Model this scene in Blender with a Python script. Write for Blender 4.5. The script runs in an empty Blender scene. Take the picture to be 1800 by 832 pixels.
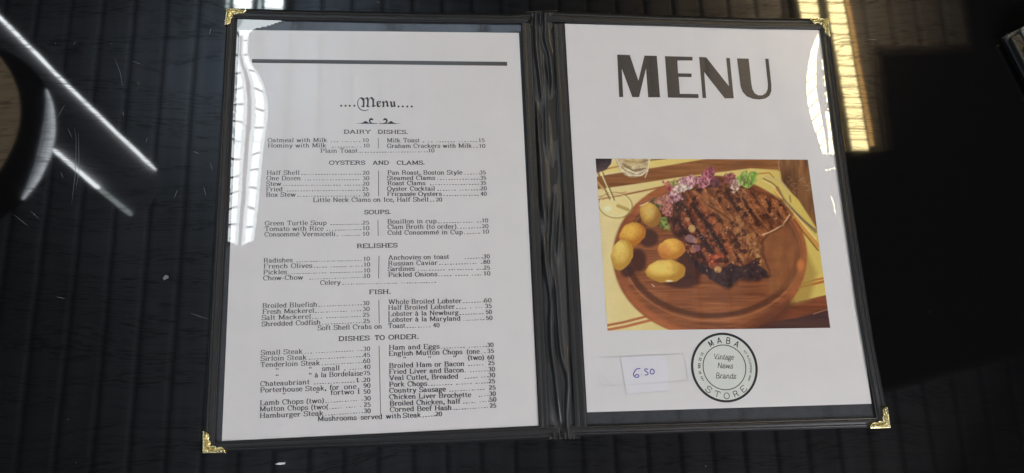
import bpy, bmesh, math, random
import numpy as np
from mathutils import Matrix, Vector
from mathutils.geometry import tessellate_polygon

random.seed(4); rng = np.random.default_rng(4)
scene = bpy.context.scene
COL = scene.collection
R = math.radians

# ------------------------------------------------------------------ camera
F = 1150.088                                   # focal length in pixels of an 1800 px wide picture
CAM = np.array([-0.06962554, -0.12164518, 0.48545319])
ROT = np.array([[0.99656899, 0.01515674, -0.08136653],
                [-0.03167668, 0.97808597, -0.20577761],
                [0.07646454, 0.207649, 0.97521027]])
cam_d = bpy.data.cameras.new('camera'); cam = bpy.data.objects.new('camera', cam_d); COL.objects.link(cam)
M4 = Matrix.Identity(4)
for i in range(3):
    for j in range(3): M4[i][j] = ROT[i, j]
    M4[i][3] = CAM[i]
cam.matrix_world = M4
cam_d.sensor_width = 36; cam_d.lens = F / 1800 * 36; cam_d.clip_start = 0.01; cam_d.clip_end = 60
scene.camera = cam

# ------------------------------------------------------------------ world, exposure, lamps
world = bpy.data.worlds.new('World'); scene.world = world; world.use_nodes = True
world.node_tree.nodes['Background'].inputs[0].default_value = (0.55, 0.6, 0.7, 1)
world.node_tree.nodes['Background'].inputs[1].default_value = 0.04
scene.view_settings.view_transform = 'Standard'; scene.view_settings.look = 'None'
scene.view_settings.exposure = 0; scene.view_settings.gamma = 1

def area(name, loc, target, sx, sy, watts, col, spread=180):
    d = bpy.data.lights.new(name, 'AREA'); d.shape = 'RECTANGLE'; d.size = sx; d.size_y = sy
    d.energy = watts; d.color = col; d.spread = R(spread)
    o = bpy.data.objects.new(name, d); COL.objects.link(o); o.location = loc
    o.rotation_euler = (Vector(target) - Vector(loc)).to_track_quat('-Z', 'Y').to_euler()
    return o
area('fill_light', (1.9, -1.5, 1.25), (0.15, -0.05, 0), 1.3, 1.0, 62, (0.93, 0.935, 1.0))  # added unseen soft fill for the pages, not an actual window
area('side_fill_light', (-2.0, 0.55, 0.95), (-0.2, 0.0, 0), 0.9, 0.8, 3, (0.86, 0.93, 1.0))  # added weak fill from the far left, no window there
area('ceiling_fill', (-0.84, 1.25, 1.72), (-0.84, 1.251, 2.2), 0.5, 0.5, 13, (0.60, 0.78, 1.0))  # added upward lamp, brightens the ceiling near the cool strips
area('broad_ceiling_fill', (-0.6, 0.1, 1.4), (-0.6, 0.11, 2.2), 0.5, 0.9, 9, (0.74, 0.88, 1.0))  # added upward lamp, lifts the ceiling boards on the left
area('warm_ceiling_fill', (1.60, 1.48, 1.72), (1.60, 1.481, 2.2), 0.4, 0.6, 15, (1.0, 0.75, 0.46))  # added upward lamp, warms the ceiling by the yellow strips
area('front_ceiling_fill', (0.3, -2.4, 1.2), (0.3, -2.3, 2.2), 1.8, 0.8, 14, (0.92, 0.93, 1.0))  # added upward lamp, lifts the ceiling towards the viewer

# ------------------------------------------------------------------ picture measuring: table-plane points
ZT = -0.0050                                   # table surface; the pages lie at z = 0
def ray(px, py):
    px = np.asarray(px, float); py = np.asarray(py, float)
    d = np.stack([(px - 900) / F, -(py - 416) / F, -np.ones_like(px)], -1)
    return d @ ROT.T
def P(px, py, z=0.0):
    """point of the horizontal plane z seen at photograph position px, py"""
    d = ray(px, py); z = np.broadcast_to(np.asarray(z, float), d.shape[:-1])
    t = (z - CAM[2]) / d[..., 2]
    return CAM + d * t[..., None]
def MIR(px, py, h):
    """point at height h whose mirror image in the table is seen at px, py"""
    p = P(px, py, 2 * ZT - h); p = p.copy(); p[..., 2] = h
    return p

# ------------------------------------------------------------------ object helpers
def link(name, me, mat=None, parent=None, **kw):
    o = bpy.data.objects.new(name, me); COL.objects.link(o)
    if mat is not None:
        for m in (mat if isinstance(mat, (list, tuple)) else [mat]): me.materials.append(m)
    if parent is not None: o.parent = parent
    for k, v in kw.items(): o[k] = v
    return o
def mesh(name, V, faces, smooth=False):
    me = bpy.data.meshes.new(name); me.from_pydata([tuple(map(float, v)) for v in V], [], faces); me.update()
    if smooth:
        for p in me.polygons: p.use_smooth = True
    return me
def empty(name, loc, label, cat, group=None):
    o = bpy.data.objects.new(name, None); COL.objects.link(o); o.location = loc; o.empty_display_size = 0.05
    o['label'] = label; o['category'] = cat
    if group: o['group'] = group
    return o
def keep(o, parent):
    """parent without moving"""
    o.parent = parent
    o.matrix_parent_inverse = Matrix.Translation(-Vector(parent.location)) if parent.type == 'EMPTY' else Matrix.Identity(4)
    return o
def pline(pts, n):
    p = np.array(pts, float); s = np.concatenate([[0], np.cumsum(np.hypot(*np.diff(p, axis=0).T))])
    t = np.linspace(0, s[-1], n)
    return np.stack([np.interp(t, s, p[:, 0]), np.interp(t, s, p[:, 1])], 1)
def gridfaces(nu, nv):
    f = []
    for i in range(nu - 1):
        for j in range(nv - 1):
            a = i * nv + j
            f.append((a, a + nv, a + nv + 1, a + 1))
    return f
def flipfix(V, faces):
    V = np.asarray(V); f = faces[len(faces) // 2]
    n = np.cross(V[f[1]] - V[f[0]], V[f[2]] - V[f[0]])
    return faces if n[2] > 0 else [tuple(reversed(q)) for q in faces]

# ------------------------------------------------------------------ noise for numpy work
def vnoise(x, y, seed=0):
    g = np.random.default_rng(seed).random((256, 256))
    xi = np.floor(x).astype(int); yi = np.floor(y).astype(int); fx = x - xi; fy = y - yi
    fx = fx * fx * (3 - 2 * fx); fy = fy * fy * (3 - 2 * fy)
    a = g[xi % 256, yi % 256]; b = g[(xi + 1) % 256, yi % 256]; c = g[xi % 256, (yi + 1) % 256]; d = g[(xi + 1) % 256, (yi + 1) % 256]
    return (a * (1 - fx) + b * fx) * (1 - fy) + (c * (1 - fx) + d * fx) * fy
def fbm(x, y, seed=0, oct=4):
    s = 0; a = 0.5; t = 0
    for o in range(oct):
        s = s + a * vnoise(x * 2 ** o, y * 2 ** o, seed + o); t += a; a *= 0.5
    return s / t

# ------------------------------------------------------------------ materials
def mat(name, base=(0.5, 0.5, 0.5), rough=0.5, spec=0.5, metal=0.0):
    m = bpy.data.materials.new(name); m.use_nodes = True
    b = m.node_tree.nodes['Principled BSDF']
    b.inputs['Base Color'].default_value = (*base, 1); b.inputs['Roughness'].default_value = rough
    b.inputs['Specular IOR Level'].default_value = spec; b.inputs['Metallic'].default_value = metal
    return m, m.node_tree, b
def N(nt, t, **kw):
    n = nt.nodes.new(t)
    for k, v in kw.items(): setattr(n, k, v)
    return n
def L(nt, a, b): nt.links.new(a, b)
def ramp(nt, fac, stops):
    r = N(nt, 'ShaderNodeValToRGB'); e = r.color_ramp.elements
    e[0].position, e[0].color = stops[0][0], stops[0][1]; e[1].position, e[1].color = stops[1][0], stops[1][1]
    for p, c in stops[2:]:
        x = e.new(p); x.color = c
    L(nt, fac, r.inputs[0]); return r
def gpos(nt, scale):
    g = N(nt, 'ShaderNodeNewGeometry'); m = N(nt, 'ShaderNodeMapping'); m.inputs['Scale'].default_value = scale
    L(nt, g.outputs['Position'], m.inputs['Vector']); return m.outputs[0]
def noise(nt, vec, scale, detail=3, rough=0.5):
    n = N(nt, 'ShaderNodeTexNoise'); n.inputs['Scale'].default_value = scale
    n.inputs['Detail'].default_value = detail; n.inputs['Roughness'].default_value = rough
    L(nt, vec, n.inputs['Vector']); return n.outputs[0]
def bump(nt, h, dist, strength=1.0):
    b = N(nt, 'ShaderNodeBump'); b.inputs['Distance'].default_value = dist; b.inputs['Strength'].default_value = strength
    L(nt, h, b.inputs['Height']); return b.outputs[0]
G4 = lambda v: (v, v, v, 1)

def film(nt, b, rough=0.012, ior=1.62):
    """clear sleeve film over a printed surface: a coat with its own (wavy) normal"""
    b.inputs['Coat Weight'].default_value = 1; b.inputs['Coat Roughness'].default_value = rough
    b.inputs['Coat IOR'].default_value = ior; b.inputs['Specular IOR Level'].default_value = 0.1
    a = N(nt, 'ShaderNodeAttribute', attribute_name='film'); L(nt, a.outputs['Vector'], b.inputs['Coat Normal'])

def paper_mat(name, base):
    m, nt, b = mat(name, base, 0.75)
    f = noise(nt, gpos(nt, (1, 1, 1)), 45, 4)
    r = ramp(nt, f, [(0.3, (base[0] * .965, base[1] * .965, base[2] * .97, 1)), (0.7, (*base, 1))])
    L(nt, r.outputs[0], b.inputs['Base Color']); film(nt, b); return m
def ink_mat(name, base, vary=0.5):
    m, nt, b = mat(name, base, 0.6)
    f = noise(nt, gpos(nt, (1, 1, 1)), 900, 3)
    r = ramp(nt, f, [(0.3, (*base, 1)), (0.75, tuple(c + vary * (0.12) for c in base) + (1,))])
    L(nt, r.outputs[0], b.inputs['Base Color']); film(nt, b); return m
PAPER = paper_mat('white_paper', (0.745, 0.728, 0.735))
NOTE = paper_mat('note_paper', (0.76, 0.752, 0.80))
STAMPW = paper_mat('stamp_ground', (0.70, 0.72, 0.68))
INK = ink_mat('black_ink', (0.018, 0.017, 0.018), 0.3)
INKG = ink_mat('grey_bar_ink', (0.075, 0.075, 0.078), 0.3)
INKB = ink_mat('brown_black_ink', (0.060, 0.050, 0.044), 0.25)
BLUE = ink_mat('blue_pen', (0.04, 0.05, 0.42), 0.2)
TAPE = paper_mat('clear_tape', (0.715, 0.70, 0.69))
TAPEDGE = paper_mat('tape_edge', (0.68, 0.668, 0.675))

def vinyl(name, base, rough, grain=2200, amp=0.00012, spec=0.5):
    m, nt, b = mat(name, base, rough, spec)
    v = gpos(nt, (1, 1, 1))
    n1 = noise(nt, v, grain, 3); n2 = noise(nt, v, 160, 3)
    r = ramp(nt, n2, [(0.3, tuple(c * .85 for c in base) + (1,)), (0.75, tuple(c * 1.15 for c in base) + (1,))])
    L(nt, r.outputs[0], b.inputs['Base Color'])
    L(nt, bump(nt, n1, amp), b.inputs['Normal']); return m
VINYL = vinyl('black_vinyl', (0.019, 0.019, 0.021), 0.40)
SATIN = vinyl('black_satin', (0.028, 0.028, 0.030), 0.45, 1500, 0.00003, 0.9)
THREAD = vinyl('black_thread', (0.006, 0.006, 0.006), 0.7)
BOARD = vinyl('black_board', (0.042, 0.044, 0.050), 0.5)
film(BOARD.node_tree, BOARD.node_tree.nodes['Principled BSDF'])

def gold():
    m, nt, b = mat('brass', (0.83, 0.70, 0.34), 0.24, 0.5, 1.0)
    n = noise(nt, gpos(nt, (1, 1, 1)), 700, 3)
    r = ramp(nt, n, [(0.3, (0.60, 0.50, 0.22, 1)), (0.6, (0.95, 0.88, 0.56, 1))])
    L(nt, r.outputs[0], b.inputs['Base Color'])
    L(nt, bump(nt, n, 0.0002, 0.3), b.inputs['Normal']); return m
GOLD = gold()

def emit(name, col, strength):
    m = bpy.data.materials.new(name); m.use_nodes = True; nt = m.node_tree
    nt.nodes.remove(nt.nodes['Principled BSDF'])
    e = N(nt, 'ShaderNodeEmission'); e.inputs[0].default_value = (*col, 1); e.inputs[1].default_value = strength
    L(nt, e.outputs[0], nt.nodes['Material Output'].inputs[0]); return m
COOL = emit('cool_diffuser', (0.90, 0.97, 1.0), 34)
COOLSOFT = emit('soft_cool_diffuser', (0.90, 0.97, 1.0), 10.5)
SIDEDIM = emit('side_cool_diffuser', (0.80, 0.92, 0.97), 6)
COOLDIM = emit('cool_side_diffuser', (0.62, 0.75, 0.78), 14)
WARM = emit('warm_diffuser', (1.0, 0.79, 0.38), 32)
GLINT = emit('blade_glint', (0.92, 0.97, 1.0), 22)  # emission standing in for reflections along the blade edges
GLINTDIM = emit('blade_glint_dim', (0.8, 0.9, 0.9), 5)  # fainter end of the same imitated edge reflection
DARKMETAL, _, _ = mat('dark_metal', (0.05, 0.05, 0.05), 0.4)
GREYMETAL, _, _ = mat('grey_metal', (0.45, 0.48, 0.5), 0.5)
BRASSTRIM, _, _ = mat('amber_trim', (0.75, 0.45, 0.15), 0.35)

# ------------------------------------------------------------------ ceiling and its lamps (they stand in the table's reflection)
HC, HL = 2.2, 2.12
def wood(name, base):
    m, nt, b = mat(name, base, 0.7, 0.2)
    n = noise(nt, gpos(nt, (14, 1.2, 1)), 1.0, 4)
    r = ramp(nt, n, [(0.3, tuple(c * .75 for c in base) + (1,)), (0.7, tuple(c * 1.15 for c in base) + (1,))])
    L(nt, r.outputs[0], b.inputs['Base Color']); return m
CEIL = wood('grey_ceiling_board', (0.42, 0.42, 0.42)); GAP, _, _ = mat('ceiling_gap', (0.26, 0.26, 0.26), 0.9)
V, Fc = [], []
pitch = 0.1335; x = -4.4
while x < 4.4:                                 # one board per pitch, chamfered edges, a dark gap above
    prof = [(x, HC + .014), (x + .007, HC + .010), (x + .016, HC + .003), (x + .030, HC), (x + pitch - .014, HC), (x + pitch - .006, HC + .004), (x + pitch, HC + .014)]
    k = len(V)
    for px_, pz_ in prof:
        V += [(px_, -4.4, pz_), (px_, 4.4, pz_)]
    Fc += [(k + 2 * i, k + 2 * i + 1, k + 2 * i + 3, k + 2 * i + 2) for i in range(len(prof) - 1)]
    x += pitch
nb = len(Fc); k = len(V); groove = [i for i in range(nb) if i % 6 in (0, 1, 5)]      # joint faces, the gap's shade put into their colour
V += [(-4.5, -4.5, HC + .04), (4.5, -4.5, HC + .04), (4.5, 4.5, HC + .04), (-4.5, 4.5, HC + .04)]
Fc.append((k, k + 3, k + 2, k + 1))
me = mesh('ceiling', V, Fc); co = link('ceiling', me, [CEIL, GAP], kind='structure')
me.polygons[nb].material_index = 1
for i in groove: me.polygons[i].material_index = 1

def slab(quadpts, z0, z1):
    """prism over a polygon of world xy points"""
    n = len(quadpts); V = [(p[0], p[1], z0) for p in quadpts] + [(p[0], p[1], z1) for p in quadpts]
    tris = tessellate_polygon([[Vector((p[0], p[1], 0)) for p in quadpts]])
    f = [tuple(t) for t in tris] + [tuple(i + n for i in reversed(t)) for t in tris]
    f += [(i, (i + 1) % n, (i + 1) % n + n, i + n) for i in range(n)]
    me = mesh('slab', V, f); bm = bmesh.new(); bm.from_mesh(me); bmesh.ops.recalc_face_normals(bm, faces=bm.faces); bm.to_mesh(me); bm.free()
    return me
BLACKP, _, _ = mat('silhouette_black', (0.006, 0.007, 0.009), 0.8)
bp = [(1574, 262), (1564, 190), (1553, 98), (1640, 96), (1715, 92), (1702, 0), (1690, -140), (2600, -160), (2600, 420), (1800, 612), (1440, 712), (1330, 640), (1340, 300), (1480, 276)]
bpc = np.array(bp, float)
GREYP, _, _ = mat('silhouette_fade_dark', (0.06, 0.058, 0.055), 0.8); GREYQ, _, _ = mat('silhouette_fade_grey', (0.17, 0.165, 0.16), 0.8)
silh = link('silhouette_slab', slab([MIR(a, b, 2.165)[:2] for a, b in bp], 2.165, 2.172), BLACKP, kind='structure')  # dark slab added in place of the viewer's mirrored silhouette
for m_, z_, g_ in ((GREYP, 2.173, 8), (GREYQ, 2.182, 16)):
    link('silhouette_fade', slab([MIR(a - g_, b - (g_ if b < 120 else -g_), z_)[:2] for a, b in bp], z_, z_ + .007), m_, silh)  # stepped greys imitate the silhouette's soft edge

def rounded(cx, cy, ux, uy, r=0.22, n=4):
    """rounded quad in a 2-vector basis; returns px list"""
    out = []
    for sx, sy, a0 in ((1, 1, 0), (-1, 1, 90), (-1, -1, 180), (1, -1, 270)):
        for k in range(n + 1):
            a = R(a0 + 90 * k / n)
            u = sx * (1 - r) + r * math.cos(a); v = sy * (1 - r) + r * math.sin(a)
            out.append((cx + ux[0] * u + uy[0] * v, cy + ux[1] * u + uy[1] * v))
    return out
def luminaire(label, cols, y0, y1, pitch_px, m, trims, pad=9, gap=2.2):
    """ceiling light of lit cells behind a louvre; cols = [((xl,xr) at y0, (xl,xr) at y1)] in mirror-image pixels"""
    cx = np.mean([c[0][0] for c in cols]); c3 = MIR(cx, (y0 + y1) / 2, HL)
    root = empty('ceiling_light', tuple(c3), label, 'ceiling light', 'louvred lights on the ceiling')
    lo0 = min(c[0][0] for c in cols) - pad; hi0 = max(c[0][1] for c in cols) + pad
    lo1 = min(c[1][0] for c in cols) - pad; hi1 = max(c[1][1] for c in cols) + pad
    hp = [MIR(a, b, HL + .01)[:2] for a, b in ((lo0, y0 - 6), (hi0, y0 - 6), (hi1, y1 + 2), (lo1, y1 + 2))]
    keep(link('housing', slab(hp, HL + .006, HC - .002), DARKMETAL), root)
    nrow = int(round((y1 - y0) / pitch_px))
    for (xl0, xr0), (xl1, xr1) in cols:
        dq = [MIR(a, b, HL)[:2] for a, b in ((xl0, y0), (xr0, y0), (xr1, y1), (xl1, y1))]
        keep(link('diffuser', slab(dq, HL, HL + .005), m), root)
        V, Fc = [], []
        at = lambda t: (xl0 + (xl1 - xl0) * t, xr0 + (xr1 - xr0) * t)
        for i in range(nrow + 1):
            l, r = at(i / nrow); y = y0 + (y1 - y0) * i / nrow; V += [(l - 1, y), (r + 1, y)]
        sl = (xl1 - xl0) / (y1 - y0)
        for i in range(nrow):
            tm = (i + .5) / nrow; l, r = at(tm); ym = y0 + (y1 - y0) * tm; hh = (y1 - y0) / nrow / 2 - gap / 2
            ring = rounded((l + r) / 2, ym, ((r - l) / 2, .4), (sl * hh, hh), .16); k = len(V); V += ring
            cn = [2 * (i + 1) + 1, 2 * (i + 1), 2 * i, 2 * i + 1]        # corners in the ring's order
            for q in range(4):
                for e in range(4): Fc.append((cn[q], k + q * 5 + e, k + q * 5 + e + 1))
                Fc.append((cn[q], k + q * 5 + 4, k + ((q + 1) * 5) % 20, cn[(q + 1) % 4]))
        W3 = [MIR(p[0], p[1], HL - .004) for p in V]
        keep(link('louvre', mesh('louvre', W3, Fc), DARKMETAL), root)
    for (xa0, xb0), (xa1, xb1), tm_, ya, yb in trims:
        keep(link('side_trim', slab([MIR(a, b, HL - .01)[:2] for a, b in ((xa0, ya), (xb0, ya), (xb1, yb), (xa1, yb))], HL - .012, HL - .006), tm_), root)
    return root
# cool pair of strips at the top left, warm pair at the top right, cool pair beyond the left edge
luminaire('cool white louvred ceiling light mirrored above the folder\'s top left corner',
          [((418, 450), (411, 442)), ((472, 504), (465, 497))], -128, 16, 36, COOL,
          [((404, 412), (397, 403), COOLDIM, -128, 16), ((460, 466), (453, 459), COOLDIM, -128, 16)], 6)
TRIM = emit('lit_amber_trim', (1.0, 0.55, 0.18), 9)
luminaire('warm yellow louvred ceiling light mirrored beside the folder\'s top right corner',
          [((1352, 1387), (1447, 1478)), ((1400, 1429), (1499, 1527))], -310, 264, 18.7, WARM,
          [((1390, 1395), (1531, 1537), TRIM, -560, 256), ((1460, 1466), (1479, 1485), TRIM, 150, 268)], 5)
LEFT_LUM = [((-420, -330), (-440, -348)), ((-300, -210), (-316, -224))]
luminaire('cool white louvred ceiling light beyond the left edge, mirrored in the left clear sleeve', LEFT_LUM, 520, 1080, 43, COOLSOFT,
          [((-419, -398), (-439, -418), SIDEDIM, 520, 1080), ((-343, -331), (-361, -349), SIDEDIM, 520, 1080), ((-299, -278), (-315, -294), SIDEDIM, 520, 1080), ((-232, -211), (-246, -225), SIDEDIM, 520, 1080)], 8, 5)

# ceiling fan, highlights on blade edges and hub built as glow, mirrored at the left of the table
H1, H2, HB = 1.55, 1.66, 1.95
def cyl(c, r0, r1, z0, z1, n=64, cap=True):
    V = [(c[0] + r0 * math.cos(2 * math.pi * i / n), c[1] + r0 * math.sin(2 * math.pi * i / n), z0) for i in range(n)]
    V += [(c[0] + r1 * math.cos(2 * math.pi * i / n), c[1] + r1 * math.sin(2 * math.pi * i / n), z1) for i in range(n)]
    f = [(i, i + n, (i + 1) % n + n, (i + 1) % n) for i in range(n)]
    if cap: f += [tuple(range(n)), tuple(reversed(range(n, 2 * n)))]
    return mesh('cyl', V, f, False)
hc = MIR(-165, 212, H1); rh = float(np.linalg.norm(MIR(31, 212, H1) - hc))
fan = empty('ceiling_fan', (hc[0], hc[1], HC), 'black ceiling fan with bright blade edges mirrored at the left of the table', 'ceiling fan')
RTOP = float(MIR(97, 245, H2 + .04)[0] - hc[0])
TAN = emit('tan_added_glow', (1.0, 0.76, 0.48), 1.25)  # glow added to brighten the tan disc
GLOSSB, _, _ = mat('black_fan_housing', (0.0015, 0.0015, 0.0018), 0.6, 0.04)
BLADEM, _, _ = mat('dark_fan_blade', (0.42, 0.42, 0.43), 0.7)
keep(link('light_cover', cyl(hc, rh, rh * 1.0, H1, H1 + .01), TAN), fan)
hs = link('housing', cyl(hc, rh * 1.015, RTOP, H1 + .012, H2 + .04), GLOSSB); keep(hs, fan)
keep(link('down_rod', cyl(hc, .03, .03, H2 + .04, HC), DARKMETAL), fan)
bl = [(-120, 60), (0, 28), (272, 298), (277, 312), (273, 334), (262, 356), (246, 370), (230, 379), (95, 266), (-60, 300)]
keep(link('blade', slab([MIR(a, b, HB)[:2] for a, b in bl], HB, HB + .012), BLADEM), fan)
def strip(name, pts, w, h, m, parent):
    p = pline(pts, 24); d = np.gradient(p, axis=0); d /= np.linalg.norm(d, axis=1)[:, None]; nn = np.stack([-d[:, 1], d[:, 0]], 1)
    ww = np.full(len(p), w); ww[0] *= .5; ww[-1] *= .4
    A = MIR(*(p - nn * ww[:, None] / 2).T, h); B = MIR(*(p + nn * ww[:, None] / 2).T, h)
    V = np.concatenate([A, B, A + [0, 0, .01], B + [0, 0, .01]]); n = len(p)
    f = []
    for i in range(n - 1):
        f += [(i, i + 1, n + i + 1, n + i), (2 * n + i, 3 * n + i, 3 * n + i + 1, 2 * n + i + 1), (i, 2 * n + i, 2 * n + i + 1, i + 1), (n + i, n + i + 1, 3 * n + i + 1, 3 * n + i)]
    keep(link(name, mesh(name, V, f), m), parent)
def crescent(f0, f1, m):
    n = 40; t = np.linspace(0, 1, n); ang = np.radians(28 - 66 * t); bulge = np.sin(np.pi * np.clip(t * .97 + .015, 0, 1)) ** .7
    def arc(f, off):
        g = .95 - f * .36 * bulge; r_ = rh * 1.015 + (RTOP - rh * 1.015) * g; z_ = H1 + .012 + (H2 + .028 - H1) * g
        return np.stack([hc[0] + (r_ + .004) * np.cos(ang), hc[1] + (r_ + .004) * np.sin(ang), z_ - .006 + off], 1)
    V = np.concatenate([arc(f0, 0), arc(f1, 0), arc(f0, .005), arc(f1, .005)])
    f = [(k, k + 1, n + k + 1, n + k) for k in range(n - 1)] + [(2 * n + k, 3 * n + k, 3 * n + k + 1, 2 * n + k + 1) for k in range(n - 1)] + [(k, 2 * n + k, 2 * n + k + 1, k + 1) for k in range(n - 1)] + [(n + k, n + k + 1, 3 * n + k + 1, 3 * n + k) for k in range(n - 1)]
    keep(link('hub_highlight', mesh('ring', V, f), m), fan)
crescent(0, .32, emit('hub_glint_bright', (.88, .94, 1), 9)); crescent(.33, .66, emit('hub_glint_mid', (.85, .92, 1), 5.5)); crescent(.67, 1, emit('hub_glint_dim', (.8, .9, 1), 2.5))  # sheen on the hub imitated by three glowing bands
strip('edge_highlight', [(-30, 4), (0, 31), (120, 152), (272, 298)], 5.5, HB - .012, GLINT, fan)
strip('edge_highlight', [(92, 262), (174, 332)], 6.5, HB - .012, GLINT, fan)
strip('edge_highlight', [(175, 333), (230, 378)], 8, HB - .012, GLINTDIM, fan)

# ------------------------------------------------------------------ table
def table_mat():
    m, nt, b = mat('black_lacquered_wood', (0.004, 0.004, 0.0045), 0.035)
    g = N(nt, 'ShaderNodeNewGeometry')
    warp = N(nt, 'ShaderNodeMapping'); warp.inputs['Scale'].default_value = (2.2, 5, 1); L(nt, g.outputs['Position'], warp.inputs[0])
    wn = N(nt, 'ShaderNodeTexNoise'); wn.inputs['Scale'].default_value = 1.6; wn.inputs['Detail'].default_value = 2; L(nt, warp.outputs[0], wn.inputs['Vector'])
    # bend the grain gently
    sep = N(nt, 'ShaderNodeSeparateXYZ'); L(nt, g.outputs['Position'], sep.inputs[0])
    ma = N(nt, 'ShaderNodeMath', operation='MULTIPLY_ADD'); L(nt, wn.outputs[0], ma.inputs[0]); ma.inputs[1].default_value = 0.10; L(nt, sep.outputs[1], ma.inputs[2])
    cmb = N(nt, 'ShaderNodeCombineXYZ'); L(nt, sep.outputs[0], cmb.inputs[0]); L(nt, ma.outputs[0], cmb.inputs[1])
    def streak(sx, sy, det):
        mp = N(nt, 'ShaderNodeMapping'); mp.inputs['Scale'].default_value = (sx, sy, 1); L(nt, cmb.outputs[0], mp.inputs[0])
        n = N(nt, 'ShaderNodeTexNoise'); n.inputs['Scale'].default_value = 1; n.inputs['Detail'].default_value = det; n.inputs['Roughness'].default_value = .6
        L(nt, mp.outputs[0], n.inputs['Vector']); return n.outputs[0]
    big = streak(5, 110, 3); fine = streak(70, 700, 2)
    r1 = ramp(nt, big, [(0.40, G4(0)), (0.58, G4(1))])
    r2 = ramp(nt, fine, [(0.41, G4(0)), (0.52, G4(1))])
    mx = N(nt, 'ShaderNodeMath', operation='MAXIMUM'); L(nt, r1.outputs[0], mx.inputs[0]); L(nt, r2.outputs[0], mx.inputs[1])
    mr = N(nt, 'ShaderNodeMapRange'); L(nt, mx.outputs[0], mr.inputs[0]); mr.inputs[3].default_value = 0.25; mr.inputs[4].default_value = 0.5
    L(nt, mr.outputs[0], b.inputs['Specular IOR Level'])
    rr = N(nt, 'ShaderNodeMapRange'); L(nt, mx.outputs[0], rr.inputs[0]); rr.inputs[3].default_value = 0.036; rr.inputs[4].default_value = 0.030
    L(nt, rr.outputs[0], b.inputs['Roughness'])
    L(nt, bump(nt, noise(nt, gpos(nt, (1, 1, 1)), 25, 2), 0.0004, 0.05), b.inputs['Normal'])
    return m
TABLE = table_mat(); SCRATCH, _, _ = mat('pale_scratch', (0.15, 0.16, 0.165), 0.6)
tw = empty('table', (0, 0, ZT - .75), 'glossy black stained wood table under the open menu folder', 'table')
bm = bmesh.new(); bmesh.ops.create_cube(bm, size=1)
for v in bm.verts: v.co = Vector((v.co.x * 2.2, v.co.y * 1.5, ZT - .02 + v.co.z * .04))
bmesh.ops.bevel(bm, geom=[e for e in bm.edges], offset=.004, segments=3, profile=.5, affect='EDGES')
me = bpy.data.meshes.new('tabletop'); bm.to_mesh(me); bm.free()
top = link('tabletop', me, TABLE); keep(top, tw)
# hairline scratches and dust marks in the lacquer
scr = [[(202, 103), (212, 130), (215, 152)], [(232, 107), (247, 113)], [(131, 225), (134, 245), (133, 300), (126, 358)], [(119, 225), (127, 243)],
       [(100, 208), (114, 184)], [(259, 242), (257, 250)], [(335, 551), (368, 562)], [(99, 522), (114, 525)], [(340, 266), (350, 271)], [(369, 285), (374, 300)],
       [(306, 349), (312, 334)], [(129, 79), (133, 73)], [(53, 371), (69, 385)], [(60, 376), (66, 383)], [(25, 378), (50, 398)], [(371, 50), (368, 60)], [(97, 75), (98, 78)],
       [(358, 328), (362, 345)], [(107, 303), (111, 313)], [(138, 232), (139, 300), (133, 335)], [(1525, 69), (1541, 70)], [(216, 196), (217, 204)], [(241, 145), (246, 149)],
       [(118, 737), (121, 738)], [(133, 813), (135, 814)], [(195, 77), (197, 76)], [(1633, 548), (1635, 548)], [(1240, 818), (1241, 821)], [(661, 3), (668, 6)]]
V, Fc = [], []
for s in scr:
    p = pline(s, 8); d = np.gradient(p, axis=0); d /= np.linalg.norm(d, axis=1)[:, None] + 1e-9; nn = np.stack([-d[:, 1], d[:, 0]], 1)
    w = 0.42 * np.sin(np.linspace(.25, math.pi - .25, 8)) * random.uniform(.6, 1.1)
    A = P(*(p - nn * w[:, None]).T, ZT + .00005); B = P(*(p + nn * w[:, None]).T, ZT + .00005); k = len(V)
    V += list(A) + list(B); Fc += [(k + i, k + i + 1, k + 8 + i + 1, k + 8 + i) for i in range(7)]
keep(link('scratch', mesh('scratch', V, flipfix(V, Fc)), SCRATCH, kind='stuff'), tw)
LEGM = TABLE
for sx, sy in ((-1, -1), (1, -1), (-1, 1), (1, 1)):
    bm = bmesh.new(); bmesh.ops.create_cube(bm, size=1)
    for v in bm.verts: v.co = Vector((sx * 1.0 + v.co.x * .07, sy * .66 + v.co.y * .07, ZT - .04 - .355 + v.co.z * .71))
    me = bpy.data.meshes.new('leg'); bm.to_mesh(me); bm.free(); keep(link('leg', me, TABLE), tw)

# ------------------------------------------------------------------ the film's normal
XB = [(30, 505), (38, 497), (46, 476), (52, 448), (60, 438), (95, 437), (110, 443), (130, 456), (150, 466), (175, 471), (200, 472), (225, 469), (260, 464), (300, 460), (350, 456), (400, 450), (432, 446)]
XI = [(30, 410), (200, 404), (400, 396), (540, 390), (640, 385), (775, 379)]
R1L = [(60, 1437), (75, 1430), (90, 1425), (110, 1421), (130, 1418), (150, 1417), (170, 1418), (190, 1421), (210, 1426), (230, 1432), (250, 1439), (272, 1446)]
R1R = [(60, 1439), (75, 1440), (90, 1437), (110, 1435), (130, 1435), (150, 1435), (170, 1437), (190, 1441), (210, 1445), (230, 1449), (250, 1452), (272, 1455)]
R2L = [(195, 1450), (210, 1452), (230, 1455), (270, 1457)]
R2R = [(195, 1458), (230, 1464), (270, 1470)]
def ip(y, t): t = np.array(t, float); return np.interp(y, t[:, 0], t[:, 1])
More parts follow.
